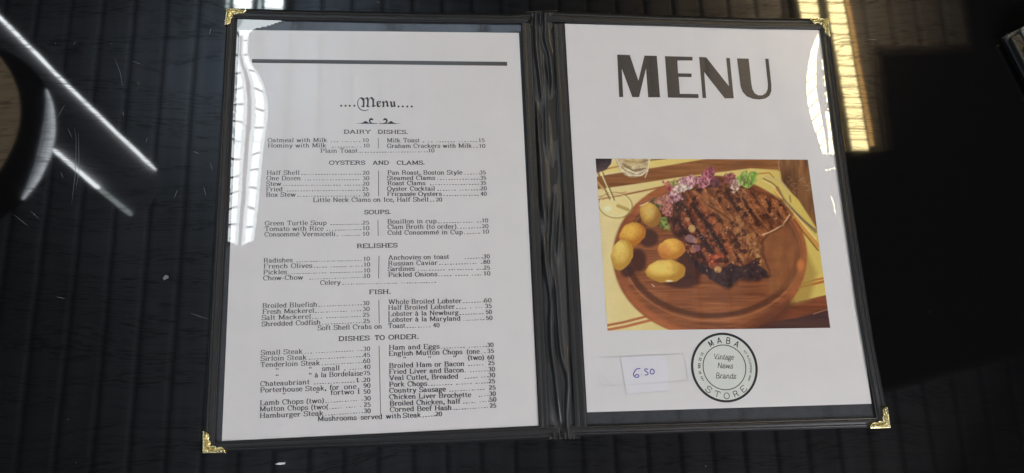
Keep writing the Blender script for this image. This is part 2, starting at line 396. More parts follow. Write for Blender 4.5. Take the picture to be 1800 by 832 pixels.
def film_normal(px, py):
    px = np.asarray(px, float); py = np.asarray(py, float)
    pos = P(px, py, 0.0)
    # general film: nearly flat, drifting away from the warm lamp near the right binding
    qx = px + 5 * (fbm(px / 60, py / 60, 3) - .5); qy = py + 5 * (fbm(px / 60, py / 60, 9) - .5)
    t = np.clip(px - 1340, 0, None); qx = np.where(px > 1340, qx - t * .62, qx)
    qx = np.where((px > 1340) & (py > 300), qx - np.clip(py - 300, 0, 200) * .12, qx)
    top = (py < 57) & (px > 440) & (px < 920); qx = np.where(top, 450 + (px - 505) * .34 + 14 * (fbm(px / 7, py / 12, 77) - .5), qx); qy = np.where(top, 70 + 12 * (fbm(px / 9, py / 9, 78) - .5), qy)
    # left binding: the film dips, mirroring the light beyond the left edge
    xb = ip(py, XB); xi = ip(py, XI); s = (px - xi) / (xb - xi)
    zl = (s < 1) & (s > -.3) & (py > 30) & (py < 438 - 6 * s)
    wob = .05 * (fbm(px / 9, py / 14, 21) - .5)
    s2 = s + np.where(s < .28, .5 * (fbm(px / 4.0, py / 7, 31) - .5), 0) + wob
    s2 = np.where(s2 < .36, s2 * 1.05, s2)
    arch = np.where(py < 130, .025 * (1 - (py - 30) / 100) * np.sin(np.clip(s, 0, 1) * 5), 0)
    v = (py - 34) / 396 + arch + .012 * np.sin(s * 5 + py / 30) - .02 * s * np.where(py > 250, -1, .6)
    s2 = np.where(py < 64, .66 + .13 * np.clip(s, 0, 1), s2)
    v = np.clip(v, .015, 1.02)
    ly = 522 + 556 * v
    c = LEFT_LUM; xl = c[0][0][0] + (c[0][1][0] - c[0][0][0]) * v; xr = c[1][0][1] + (c[1][1][1] - c[1][0][1]) * v
    lx = xl + (xr - xl) * np.clip(s2, .02, .985)
    qx = np.where(zl, lx, qx); qy = np.where(zl, ly, qy)
    # right binding: two bulges mirroring the warm light
    def warm(zone, s, v, cola):
        nonlocal qx, qy
        (a0, b0), (a1, b1) = cola; yy = -20 + 282 * v; tt = (yy + 310) / 574
        xx = (a0 + (a1 - a0) * tt) + ((b0 - a0) + (b1 - b0 - a1 + a0) * tt) * np.clip(.06 + .88 * s, 0.03, .97)
        qx = np.where(zone, xx, qx); qy = np.where(zone, yy, qy)
    A = ((1352, 1387), (1447, 1478)); B = ((1400, 1429), (1499, 1527))
    l, r = ip(py, R1L), ip(py, R1R); s = (px - l) / (r - l); zone = (s > 0) & (s < 1) & (py > 60) & (py < 272)
    warm(zone, s, np.clip((py - 60) / 212 * .62 + .36 + .05 * s, 0, 1), A)
    l, r = ip(py, R2L), ip(py, R2R); s = (px - l) / (r - l); zone = (s > 0) & (s < 1.3) & (py > 196) & (py < 271)
    warm(zone, s, np.clip((py - 196) / 75 * .3 + .68, 0, 1), A)
    edge = 1441 + (py - 53) * .12; dist = edge - px
    zone = (dist > -3) & (dist < 2.5 + 3.5 * np.sin(py * .33) * np.sin(py * .11)) & (py > 95) & (py < 195)
    warm(zone, dist / 6, np.clip((py % 19) / 19 * .033 + .5, 0, 1), A)
    gx = 1452 + (py - 326) * .36 + 2 * np.sin(py / 9); zone = (np.abs(px - gx) < 1.2 * np.sin(np.clip((py - 326) / 60, 0, 1) * math.pi)) & (py > 326) & (py < 386)
    warm(zone, px * 0 + .5, px * 0 + .5, A)
    zone = (np.abs(py - (300 - (px - 1452) * .28)) < 1.3) & (px > 1451) & (px < 1468)
    warm(zone, px * 0 + .5, px * 0 + .5, A)
    tgt = MIR(qx, qy, HL)
    a = tgt - pos; a /= np.linalg.norm(a, axis=-1)[..., None]; b = CAM - pos; b /= np.linalg.norm(b, axis=-1)[..., None]
    n = a + b; n /= np.linalg.norm(n, axis=-1)[..., None]
    return n
def add_film(me, pxy):
    at = me.attributes.new('film', 'FLOAT_VECTOR', 'POINT'); p = np.asarray(pxy, float)
    at.data.foreach_set('vector', film_normal(p[:, 0], p[:, 1]).astype(np.float32).ravel())

class Print:
    """flat printed shapes measured in photograph pixels, gathered into one mesh at height z"""
    def __init__(s, z): s.z = z; s.p = []; s.f = []; s.dz = []; s.k = 0
    def poly(s, pts):
        pts = [(float(a), float(b)) for a, b in pts]; k = len(s.p); s.p += pts
        s.dz += [s.k * 2e-7] * len(pts); s.k += 1
        for t in tessellate_polygon([[Vector((a, b, 0)) for a, b in pts]]): s.f.append(tuple(k + i for i in t))
    def ribbon(s, pts, w):
        p = np.array(pts, float)
        if len(p) < 2: return
        d = np.gradient(p, axis=0); d /= np.linalg.norm(d, axis=1)[:, None] + 1e-12; nn = np.stack([-d[:, 1], d[:, 0]], 1)
        w = np.broadcast_to(np.asarray(w, float), (len(p),))
        A = p - nn * w[:, None] / 2; B = p + nn * w[:, None] / 2; k = len(s.p); n = len(p)
        s.p += [tuple(q) for q in A] + [tuple(q) for q in B]; s.dz += [s.k * 2e-7] * (2 * n); s.k += 1
        s.f += [(k + i, k + i + 1, k + n + i + 1, k + n + i) for i in range(n - 1)]
    def build(s, name, m, parent, **kw):
        q = np.array(s.p); V = P(q[:, 0], q[:, 1], s.z + np.array(s.dz))
        fs = []
        for f in s.f:
            a, b, c = V[f[0]], V[f[1]], V[f[2]]
            fs.append(f if np.cross(b - a, c - a)[2] >= 0 else tuple(reversed(f)))
        me = mesh(name, V, fs); add_film(me, q)
        return link(name, me, m, parent, **kw)

# ------------------------------------------------------------------ stroke lettering (cap height 10)
def E(cx, cy, rx, ry, a0, a1, n=None):
    n = n or max(4, int(abs(a1 - a0) / 24)); a = np.radians(np.linspace(a0, a1, n + 1))
    return [(cx + rx * math.cos(t), cy + ry * math.sin(t)) for t in a]
def stem(x, y0, y1): return [(x, y0), (x, y1)]
GL = {   # glyph: (advance, strokes, serif ticks (x, y, half width))
 'A': (10, [[(1.2, 0), (4.8, 10)], [(4.8, 10), (8.6, 0)], [(2.6, 3.4), (7.2, 3.4)]], [(1.2, 0, 1.3), (8.6, 0, 1.5)]),
 'B': (9, [stem(1.8, 0, 10), [(1.8, 10), (4.6, 10)] + E(4.6, 7.6, 2.4, 2.4, 90, -90) + [(1.8, 5.2)], [(4.6, 5.2)] + E(5, 2.6, 2.7, 2.6, 90, -90) + [(1.8, 0)]], [(1, 10, .8), (1, 0, .8)]),
 'C': (9, [E(5, 5, 4, 5, 50, 310), stem(8.1, 6.8, 9.6)], []),
 'D': (9.6, [stem(1.8, 0, 10), [(1.8, 10), (4.4, 10)] + E(4.4, 5, 4, 5, 90, -90) + [(1.8, 0)]], [(1, 10, .8), (1, 0, .8)]),
 'E': (8.8, [stem(1.8, 0, 10), [(1.8, 10), (7.8, 10), (7.8, 7.8)], [(1.8, 5.2), (5.8, 5.2)], [(1.8, 0), (8, 0), (8, 2.4)]], [(1, 10, .8), (1, 0, .8)]),
 'F': (8.4, [stem(1.8, 0, 10), [(1.8, 10), (7.8, 10), (7.8, 7.6)], [(1.8, 5.2), (5.8, 5.2)]], [(1, 10, .8), (1.8, 0, 1.6)]),
 'G': (9.8, [E(5, 5, 4, 5, 50, 330), stem(8.1, 6.8, 9.6), [(8.3, 0.6), (8.3, 4.2)]], [(7.6, 4.3, 1.6)]),
 'H': (10.4, [stem(2, 0, 10), stem(8.2, 0, 10), [(2, 5.1), (8.2, 5.1)]], [(2, 0, 1.6), (2, 10, 1.6), (8.2, 0, 1.6), (8.2, 10, 1.6)]),
 'I': (5, [stem(2.4, 0, 10)], [(2.4, 0, 1.6), (2.4, 10, 1.6)]),
 'K': (10, [stem(2, 0, 10), [(8, 10), (2, 4.4)], [(4, 6), (8.4, 0)]], [(2, 0, 1.5), (2, 10, 1.5), (8, 10, 1.2), (8.6, 0, 1.3)]),
 'L': (8.6, [stem(2, 0, 10), [(2, 0), (7.8, 0), (7.8, 2.8)]], [(2, 10, 1.6), (1.2, 0, .8)]),
 'M': (12, [stem(2, 0, 10), [(2, 10), (6, 1)], [(6, 1), (9.8, 10)], stem(9.9, 0, 10)], [(2, 0, 1.4), (1.4, 10, 1.1), (9.9, 0, 1.6), (10.4, 10, 1.1)]),
 'N': (10.6, [stem(2, 0, 10), [(2, 10), (8.4, 0)], stem(8.4, 0, 10)], [(2, 0, 1.4), (1.4, 10, 1), (8.4, 10, 1.4)]),
 'O': (10, [E(5, 5, 4.1, 5, 0, 360)], []),
 'P': (8.8, [stem(1.9, 0, 10), [(1.9, 10), (4.8, 10)] + E(4.8, 7.4, 2.8, 2.6, 90, -90) + [(1.9, 4.8)]], [(1, 10, .8), (1.9, 0, 1.6)]),
 'R': (9.6, [stem(1.9, 0, 10), [(1.9, 10), (4.8, 10)] + E(4.8, 7.5, 2.6, 2.5, 90, -90) + [(1.9, 5)], [(4.8, 5), (6.6, 4), (7.2, .8), (8.6, .2)]], [(1, 10, .8), (1.9, 0, 1.6)]),
 'S': (8, [E(4, 7.5, 2.9, 2.5, 20, 250) + E(4.1, 2.6, 3.1, 2.6, 80, -160), stem(6.9, 7.6, 9.8), stem(1.1, .2, 2.6)], []),
 'T': (9, [stem(4.4, 0, 10), [(.9, 7.4), (.9, 10), (7.9, 10), (7.9, 7.4)]], [(4.4, 0, 1.8)]),
 'U': (10.4, [[(2, 10), (2, 3.4)] + E(5.1, 3.2, 3.1, 3.2, 180, 360) + [(8.2, 10)]], [(2, 10, 1.6), (8.2, 10, 1.3)]),
 'V': (10, [[(1.2, 10), (5, 0)], [(5, 0), (8.6, 10)]], [(1.3, 10, 1.4), (8.6, 10, 1.2)]),
 'W': (13.6, [[(1.2, 10), (4, 0)], [(4, 0), (6.6, 9.4)], [(6.6, 9.4), (9.4, 0)], [(9.4, 0), (12.2, 10)]], [(1.3, 10, 1.4), (6.6, 10, 1.2), (12.2, 10, 1.2)]),
 'Y': (9.4, [[(1, 10), (4.6, 5)], [(8.4, 10), (4.6, 5)], stem(4.6, 0, 5)], [(1.1, 10, 1.3), (8.4, 10, 1.2), (4.6, 0, 1.6)]),
 'a': (7, [[(1.1, 5.2)] + E(3, 4.8, 1.9, 2, 160, 0) + [(4.9, 1.1), (5.6, .2), (6.5, .4)], [(4.9, 4)] + E(2.8, 2, 1.9, 1.9, 80, 350)], []),
 'b': (7.4, [stem(1.6, 0, 10), E(3.7, 3.4, 2.3, 3.3, 150, -150)], [(1, 10, .7)]),
 'c': (6.4, [E(3.5, 3.4, 2.6, 3.4, 50, 315), stem(5.3, 4.6, 6)], []),
 'd': (7.6, [stem(5.6, 0, 10), E(3.4, 3.4, 2.4, 3.3, 30, 330)], [(5, 10, .7), (6.2, 0, .8)]),
 'e': (6.6, [[(1, 3.6), (5.6, 3.6)] + E(3.4, 3.6, 2.4, 3.2, 0, 180) + E(3.5, 3.4, 2.5, 3.4, 180, 320)], []),
 'f': (5, [[(2.2, 0), (2.2, 8)] + E(3.8, 8, 1.6, 2, 180, 40), [(.6, 6.5), (4.4, 6.5)]], [(2.2, 0, 1.4)]),
 'g': (7, [E(3.1, 4.5, 2, 2.2, 0, 360), E(3.2, -1.2, 2.5, 1.7, 0, 360), [(1.8, 2.6), (1.3, 1.4), (2.2, .6), (4.6, .3), (5.6, -1)], [(4.6, 6), (6.2, 6.8)]], []),
 'h': (8, [stem(1.7, 0, 10), [(1.7, 4.6)] + E(4, 4.6, 1.9, 2.1, 150, 0) + [(5.9, 0)]], [(1, 10, .8), (1.7, 0, 1.3), (5.9, 0, 1.3)]),
 'i': (4.2, [stem(2.1, 0, 6.7), [(2.1, 8.6), (2.1, 9.9)]], [(1.4, 6.7, .8), (2.1, 0, 1.4)]),
 'k': (7.8, [stem(1.7, 0, 10), [(5.6, 6.6), (1.9, 2.8)], [(3.2, 4), (6.2, 0)]], [(1, 10, .8), (1.7, 0, 1.3), (5.7, 6.6, 1), (6.4, 0, 1.1)]),
 'l': (4.2, [stem(2.1, 0, 10)], [(1.4, 10, .8), (2.1, 0, 1.4)]),
 'm': (11.6, [stem(1.8, 0, 6.7), [(1.8, 4.6)] + E(3.9, 4.6, 1.8, 2.1, 150, 0) + [(5.7, 0)], [(5.7, 4.6)] + E(7.8, 4.6, 1.8, 2.1, 150, 0) + [(9.6, 0)]], [(1, 6.7, .8), (1.8, 0, 1.2), (5.7, 0, 1.2), (9.6, 0, 1.3)]),
 'n': (8, [stem(1.8, 0, 6.7), [(1.8, 4.6)] + E(4, 4.6, 1.9, 2.1, 150, 0) + [(5.9, 0)]], [(1, 6.7, .8), (1.8, 0, 1.3), (5.9, 0, 1.3)]),
 'o': (7, [E(3.5, 3.4, 2.6, 3.4, 0, 360)], []),
 'p': (7.6, [stem(1.8, -3, 6.7), E(4, 3.4, 2.3, 3.3, 150, -150)], [(1, 6.7, .8), (1.8, -3, 1.4)]),
 'r': (6.2, [stem(1.9, 0, 6.7), [(1.9, 4.4), (3.2, 6.3), (4.6, 6.6), (5.3, 5.6)]], [(1, 6.7, .9), (1.9, 0, 1.4)]),
 's': (6, [E(3, 5, 1.9, 1.7, 20, 250) + E(3.1, 1.8, 2.1, 1.8, 80, -160), stem(4.8, 5, 6.5), stem(1.1, .2, 1.9)], []),
 't': (5.2, [[(2.1, 9), (2.1, 1.4), (3, .2), (4.6, .6)], [(.7, 6.5), (4.3, 6.5)]], []),
 'u': (8, [[(1.8, 6.7), (1.8, 2)] + E(3.7, 2, 1.9, 2, 180, 330), stem(5.8, 0, 6.7)], [(1.1, 6.7, .8), (5.1, 6.7, .8), (6.5, 0, .7)]),
 'v': (7.2, [[(1.1, 6.7), (3.6, 0)], [(3.6, 0), (6, 6.7)]], [(1.2, 6.7, 1.1), (6, 6.7, 1)]),
 'w': (10.2, [[(1.1, 6.7), (3, 0)], [(3, 0), (5, 6.4)], [(5, 6.4), (7, 0)], [(7, 0), (9, 6.7)]], [(1.2, 6.7, 1.1), (5, 6.7, .9), (9, 6.7, 1)]),
 'x': (7, [[(1.2, 6.7), (5.8, 0)], [(5.6, 6.7), (1.1, 0)]], [(1.4, 6.7, 1.1), (5.6, 6.7, 1), (1.2, 0, 1), (5.7, 0, 1.1)]),
 'y': (7.2, [[(1.1, 6.7), (3.7, 0)], [(6, 6.7), (3.2, -1.6), (2, -2.9), (.8, -2.4)]], [(1.2, 6.7, 1.1), (6, 6.7, 1)]),
 'z': (6.4, [[(1, 5.2), (1, 6.6), (5.2, 6.6), (1, .1), (5.4, .1), (5.4, 1.6)]], []),
 '0': (7, [E(3.5, 4.4, 2.5, 4.4, 0, 360)], []),
 '1': (6, [stem(3, 0, 8.6), [(1.4, 7.2), (3, 8.6)]], [(3, 0, 1.6)]),
 '2': (7, [E(3.3, 6.3, 2.2, 2.3, 160, -30) + [(1.1, .3)], [(1, .5), (5.6, .5), (5.8, 1.8)]], []),
 '3': (7, [E(3.2, 6.5, 2, 2.1, 150, -80) + E(3.3, 2.3, 2.4, 2.3, 80, -150)], []),
 '4': (7, [stem(4.6, 0, 8.8), [(4.6, 8.8), (.9, 2.8), (6.2, 2.8)]], [(4.6, 0, 1.4)]),
 '5': (7, [[(5.4, 8.3), (1.8, 8.3), (1.5, 4.6)] + E(3.3, 2.9, 2.4, 2.7, 130, -150)], []),
 '6': (7, [[(5.2, 8), (3.6, 8.7), (1.8, 6.6), (1.1, 3)] + E(3.4, 2.7, 2.3, 2.7, 180, 540)], []),
 '7': (7, [[(1.1, 6.6), (1.1, 8.3), (5.8, 8.3), (3, 0)]], []),
 '8': (7, [E(3.5, 6.6, 1.9, 2, -90, 270), E(3.5, 2.3, 2.4, 2.3, 90, 450)], []),
 '9': (7, [E(3.5, 6, 2.3, 2.6, 0, 360) + [(5.7, 4), (4.6, 1), (2.6, 0), (1.4, .8)]], []),
 '.': (3.4, [[(1.2, 0), (1.2, 1.7)], [(2, 0), (2, 1.7)]], []), ',': (3.4, [[(1.2, 0), (1.2, 1.7)], [(2, 1.7), (2, 0), (1.2, -1.9)]], []),
 '(': (4.8, [E(5.4, 4, 3.8, 6.6, 118, 242, 8)], []), ')': (4.8, [E(-.6, 4, 3.8, 6.6, 62, -62, 8)], []),
 '-': (5, [[(.9, 3.2), (4, 3.2)]], []), '+': (7, [[(1, 4), (6, 4)], [(3.5, 1.5), (3.5, 6.5)]], []),
 '"': (6, [[(2, 7), (1.6, 8.4), (2.2, 9.8)], [(4.2, 7), (3.8, 8.4), (4.4, 9.8)]], []), ' ': (4.6, [], []),
}
GL['é'] = (6.6, GL['e'][1] + [[(3, 7.8), (4.6, 9.6)]], []); GL['à'] = (7, GL['a'][1] + [[(3.6, 7.8), (2, 9.6)]], [])
def text_width(t): return sum(GL[c][0] for c in t)
def write(pr, t, p0, p1, cap, up=None, thick=1.75, thin=.68, serif=True, slant=0.0, mono=None):
    """letters from p0 (left end of baseline) to p1 (right end) in photograph pixels"""
    p0 = np.array(p0, float); p1 = np.array(p1, float); d = p1 - p0
    W = text_width(t); sx = np.linalg.norm(d) / W; u = d / np.linalg.norm(d)
    if up is None:
        vx = p0[0] + d[0] / 2; vy = p0[1]; up = np.array([664 - vx, -5045 - vy]); up /= np.linalg.norm(up)
    sy = cap / 10.0
    def T(q): return p0 + u * (q[0] + slant * q[1]) * sx + np.asarray(up) * q[1] * sy
    x = 0
    for c in t:
        adv, strokes, ser = GL[c]
        for st in strokes:
            g = np.array(st, float)
            if len(g) == 2: g = np.array([g[0], (g[0] + g[1]) / 2, g[1]])
            pts = np.array([T((a + x, b)) for a, b in g]); dd = np.gradient(g * [sx, sy], axis=0)
            sn = np.abs(dd[:, 1]) / (np.hypot(dd[:, 0], dd[:, 1]) + 1e-9)
            w = (mono if mono else 0) if mono else (thin + (thick - thin) * sn)
            pr.ribbon(pts, np.asarray(w) * (sy if not mono else 1) * np.ones(len(g)))
        if serif and not mono:
            for a, b, h in ser:
                off = .35 if b < 3 else -.35
                pr.ribbon([T((a + x - h, b + off)), T((a + x, b + off)), T((a + x + h, b + off))], thin * sy)
        if mono and slant and c != t[-1]: pr.ribbon([T((x + adv - 1.8, .2)), T((x + adv - .2, .5)), T((x + adv + 1.4, 2.6))], np.ones(3) * mono * .8)
        x += adv
def leader(pr, x0, y0, x1, y1, pitch=4.9):
    x = x0; n = 0
    while x < x1:
        f = (x - x0) / max(1e-6, x1 - x0); y = y0 + (y1 - y0) * f; r = random.random()
        if r > .06:
            w = 2.5 if r > .45 else 1.4
            pr.ribbon([(x, y - .6), (x + w / 2, y - .6), (x + w, y - .6)], .95 + .3 * random.random())
        x += pitch
#__PART2__
# ------------------------------------------------------------------ the open folder
ft = P(978, 400, 0)
folder = empty('menu_folder', (ft[0], ft[1], ZT), 'open black vinyl two-panel menu folder with stitched edges and gold corners', 'menu folder')
def fchild(name, me, m, **kw): return keep(link(name, me, m, None, **kw), folder)
OUT_L = [(399, 15), (377, 416), (356, 797)]
OUT_R = [(1455, 33), (1480, 228), (1507, 416), (1535, 600), (1565, 751)]
TOP_L = [(399, 15), (520, 18), (700, 21.5), (900, 25), (941, 22)]
TOP_R = [(954, 19), (1040, 22), (1200, 28), (1330, 32), (1455, 33)]
BOT_L = [(356, 797), (480, 792.5), (640, 786.5), (800, 780.5), (972, 771)]
BOT_R = [(984, 769), (1040, 766.5), (1300, 759), (1530, 752), (1565, 751)]
IN_LL = [(413, 33), (405, 200), (397, 400), (390, 540), (385, 640), (379, 777)]
IN_LT = [(413, 33), (520, 36), (700, 39.5), (917, 42)]
IN_LB = [(379, 777), (640, 764), (800, 756), (947, 749)]
SP_LL = [(915.5, 40), (947.5, 750)]
SP_RR = [(988, 42), (1033, 747)]
IN_RT = [(988, 40), (1040, 43), (1200, 48), (1330, 52), (1441, 53)]
IN_RR = [(1441, 53), (1455, 170), (1469, 280), (1505, 540), (1539, 735)]
IN_RB = [(1033, 748), (1300, 740), (1539, 733)]

def patch(A, B, nu, nv, z):
    a = pline(A, nu); b = pline(B, nu); t = np.linspace(0, 1, nv)[None, :, None]
    q = (a[:, None] * (1 - t) + b[:, None] * t).reshape(-1, 2)
    zz = z(np.linspace(0, 1, nu)[:, None] * np.ones(nv), np.ones(nu)[:, None] * np.linspace(0, 1, nv)).ravel() if callable(z) else np.full(len(q), z)
    V = P(q[:, 0], q[:, 1], zz)
    return V, flipfix(V, gridfaces(nu, nv)), q

def board(name, poly, z0, z1, m):
    pts = [tuple(P(a, b, z1)[:2]) for a, b in poly]
    return slab(pts, z0, z1)
# stiff boards (their faces show beside the pages)
bl_ = pline(OUT_L, 12)[:].tolist() + pline(BOT_L, 12)[1:].tolist() + pline(list(reversed(TOP_L)), 12).tolist()[:-1]
br_ = pline(OUT_R, 12)[:].tolist() + pline(list(reversed(BOT_R)), 12)[1:].tolist() + pline(TOP_R, 12).tolist()[:-1]
def shrink(poly, k=3.0):
    p = np.array(poly); c = p.mean(0); d = p - c; return (c + d * (1 - k / np.linalg.norm(d, axis=1))[:, None]).tolist()
for pl_ in (bl_, br_):
    fchild('cover_board', board('b', shrink(pl_), ZT + .0002, -.0010, VINYL), VINYL)
def clear_pocket(A, B, nu, nv):
    V, f, q = patch(A, B, nu, nv, -.0007); me = mesh('pocket', V, f, True); add_film(me, q); fchild('clear_pocket', me, BOARD)
clear_pocket(IN_LL, SP_LL, 330, 260); clear_pocket(SP_RR, IN_RR, 260, 190)

# binding strips: rolled outer edge, two stitch grooves, inner lip
TPROF = np.array([0, .03, .08, .16, .25, .30, .34, .38, .43, .60, .72, .76, .80, .84, .90, .96, 1.0])
ZPROF = np.array([ZT + .0004, -.0020, -.0002, .0010, .0013, .0012, .0006, .0012, .0014, .0015, .0014, .0012, .0007, .0011, .0012, .0008, -.0008])
def binding(A, B, n, seed):
    a = pline(A, n); b = pline(B, n); j = fbm(np.arange(n) / 9.0, np.zeros(n), seed) - .5
    a = a + (a - b) / np.linalg.norm(a - b, axis=1)[:, None] * (j * 1.4)[:, None]
    t = TPROF[None, :, None]; q = (a[:, None] * (1 - t) + b[:, None] * t)
    zz = np.tile(ZPROF, (n, 1)) + (np.clip(np.tile(TPROF, (n, 1)), .1, .9) > .12) * .0004 * (fbm(np.tile(np.arange(n)[:, None] / 5.0, (1, len(TPROF))), np.tile(TPROF, (n, 1)) * 4, seed + 5) - .5)
    V = P(q.reshape(-1, 2)[:, 0], q.reshape(-1, 2)[:, 1], zz.ravel()); f = flipfix(V, gridfaces(n, len(TPROF)))
    o = fchild('binding_strip', mesh('binding', V, f, True), VINYL)
    # thread in the grooves
    Vt, Ft = [], []
    for g in (.34, .80):
        p = pline((a * (1 - g) + b * g).tolist(), n * 2); s = 0; ln = np.concatenate([[0], np.cumsum(np.hypot(*np.diff(p, axis=0).T))])
        pos = 4.0
        while pos < ln[-1] - 6:
            e = pos + 5.2 + random.uniform(-.5, .5); tt = np.linspace(pos, e, 4)
            q = np.stack([np.interp(tt, ln, p[:, 0]), np.interp(tt, ln, p[:, 1])], 1); d = q[-1] - q[0]; d /= np.linalg.norm(d); nn = np.array([-d[1], d[0]])
            k = len(Vt); prof = [(-.9, 0), (-.45, .8), (.45, .8), (.9, 0)]; hz = [.25, 1, 1, .25]
            for i in range(4):
                for w, h in prof: Vt.append(P(*(q[i] + nn * w), .0006 + .0005 * h * hz[i]))
            for i in range(3):
                for j2 in range(3): Ft.append((k + i * 4 + j2, k + (i + 1) * 4 + j2, k + (i + 1) * 4 + j2 + 1, k + i * 4 + j2 + 1))
            pos = e + 2.6
    keep2 = link('stitching', mesh('stitching', Vt, flipfix(Vt, Ft), True), THREAD); keep2.parent = o
    return o
binding(OUT_L, IN_LL, 160, 1); binding(TOP_L, IN_LT + [(925, 41)], 130, 2); binding(BOT_L, [(379, 777), (640, 764), (800, 756), (950, 748.5), (975, 747)], 130, 3)
binding(OUT_R, IN_RR, 160, 4); binding(TOP_R, [(965, 39)] + IN_RT, 120, 5); binding(BOT_R, [(990, 747), (1033, 748), (1300, 740), (1539, 733)], 120, 6)

# spine: two stitched bands and loose satin folds between them
def vband(A, B, name):
    prof_t = np.array([0, .06, .15, .45, .52, .60, .85, .95, 1]); prof_z = np.array([-.0006, .0010, .0013, .0013, .0007, .0012, .0013, .0009, .0002])
    n = 140; a = pline(A, n); b = pline(B, n)
    t = prof_t[None, :, None]; q = (a[:, None] * (1 - t) + b[:, None] * t).reshape(-1, 2)
    V = P(q[:, 0], q[:, 1], np.tile(prof_z, (n, 1)).ravel() + .0003 * (fbm(q[:, 0] / 14, q[:, 1] / 10, 7) - .5))
    o = fchild(name, mesh(name, V, flipfix(V, gridfaces(n, len(prof_t))), True), VINYL)
    Vt, Ft = [], []; p = pline((a * .48 + b * .52).tolist(), 600); i = 2
    while i < 592:
        q = p[i:i + 4]; k = len(Vt)
        for r_ in q:
            for w, h in ((-.9, 0), (-.4, .5), (.4, .5), (.9, 0)): Vt.append(P(r_[0] + w, r_[1], .0007 + .0005 * h))
        for u in range(3):
            for v in range(3): Ft.append((k + u * 4 + v, k + (u + 1) * 4 + v, k + (u + 1) * 4 + v + 1, k + u * 4 + v + 1))
        i += 6
    keep3 = link('stitching', mesh('stitching', Vt, flipfix(Vt, Ft), True), THREAD); keep3.parent = o
vband([(915.5, 40), (931.5, 395), (947.5, 752)], [(934, 42), (950, 395), (965, 750)], 'spine_band')
vband([(988.5, 42), (1011, 395), (1033, 750)], [(972, 42), (992, 395), (1010, 750)], 'spine_band')
SA = [(933, 24), (949, 395), (965, 772)]; SB = [(973, 22), (993, 395), (1011, 772)]
nu, nv = 420, 72
def folds(u, v):
    # long soft pleats running down the spine, bunched at the two ends
    y = u * 750; k = v
    z = np.zeros_like(u)
    def ridge(c0, w, amp, u0, u1, pts):
        c = np.interp(u, [p[0] for p in pts], [p[1] for p in pts]) + .012 * np.sin(u * 37 + amp * 900)
        e = np.clip((u - u0) / .06, 0, 1) * np.clip((u1 - u) / .06, 0, 1)
        return amp * e * np.exp(-((k - c) / (w * 1.35)) ** 2) * 2.2
    for a in [(0, .07, .0019, -.1, .24, [(0, .18), (.08, .20), (.2, .32), (.3, .35)]),
              (0, .06, .0021, -.1, .21, [(0, .62), (.06, .60), (.1, .75), (.16, .78), (.22, .66)]),
              (0, .06, .0015, .08, .34, [(.08, .45), (.2, .47), (.34, .42)]),
              (0, .08, .0018, .2, .52, [(.2, .10), (.35, .14), (.52, .22)]),
              (0, .07, .0018, .40, .66, [(.40, .72), (.47, .55), (.56, .40), (.66, .38)]),
              (0, .06, .0014, .44, .60, [(.44, .9), (.52, .74), (.6, .62)]),
              (0, .07, .0017, .50, .74, [(.50, .12), (.6, .20), (.74, .40)]),
              (0, .06, .0018, .56, .86, [(.56, .5), (.7, .55), (.8, .62), (.86, .75)]),
              (0, .08, .0020, .66, .97, [(.66, .26), (.8, .28), (.9, .42), (.97, .48)]),
              (0, .09, .0019, .78, 1.1, [(.78, .82), (.88, .84), (.95, .74), (1.1, .72)]),
              (0, .05, .0022, -.1, .05, [(0, .40), (.05, .44)]), (0, .05, .0020, -.1, .04, [(0, .86), (.04, .84)]),
              (0, .06, .0020, .955, 1.1, [(.95, .2), (1, .18)]), (0, .05, .0018, .96, 1.1, [(.95, .95), (1, .93)])]:
        z = z + ridge(*a)
    z = z + .0016 * (fbm(u * 11 + k * 1.2, k * 2.0 - u * 3, 14, 2) - .5)
    z = z + .0007 * (fbm(k * 6 - u * 5 + 3, u * 9 + k, 17, 2) - .5)
    ends = np.clip(1 - u / .025, 0, 1) + np.clip(1 - (1 - u) / .025, 0, 1)
    return -.0008 + z * np.clip(np.minimum(k, 1 - k) / .10, 0, 1) + ends * (.0012 + .0010 * np.sin(k * 34))
V, f, q = patch(SA, SB, nu, nv, folds)
fchild('spine_lining', mesh('spine', V, f, True), SATIN)
V, f, q = patch([(925, 20), (960, 773)], [(980, 18), (1020, 771)], 60, 8, ZT + .0006)
fchild('spine_backing', mesh('spineback', V, f), VINYL)

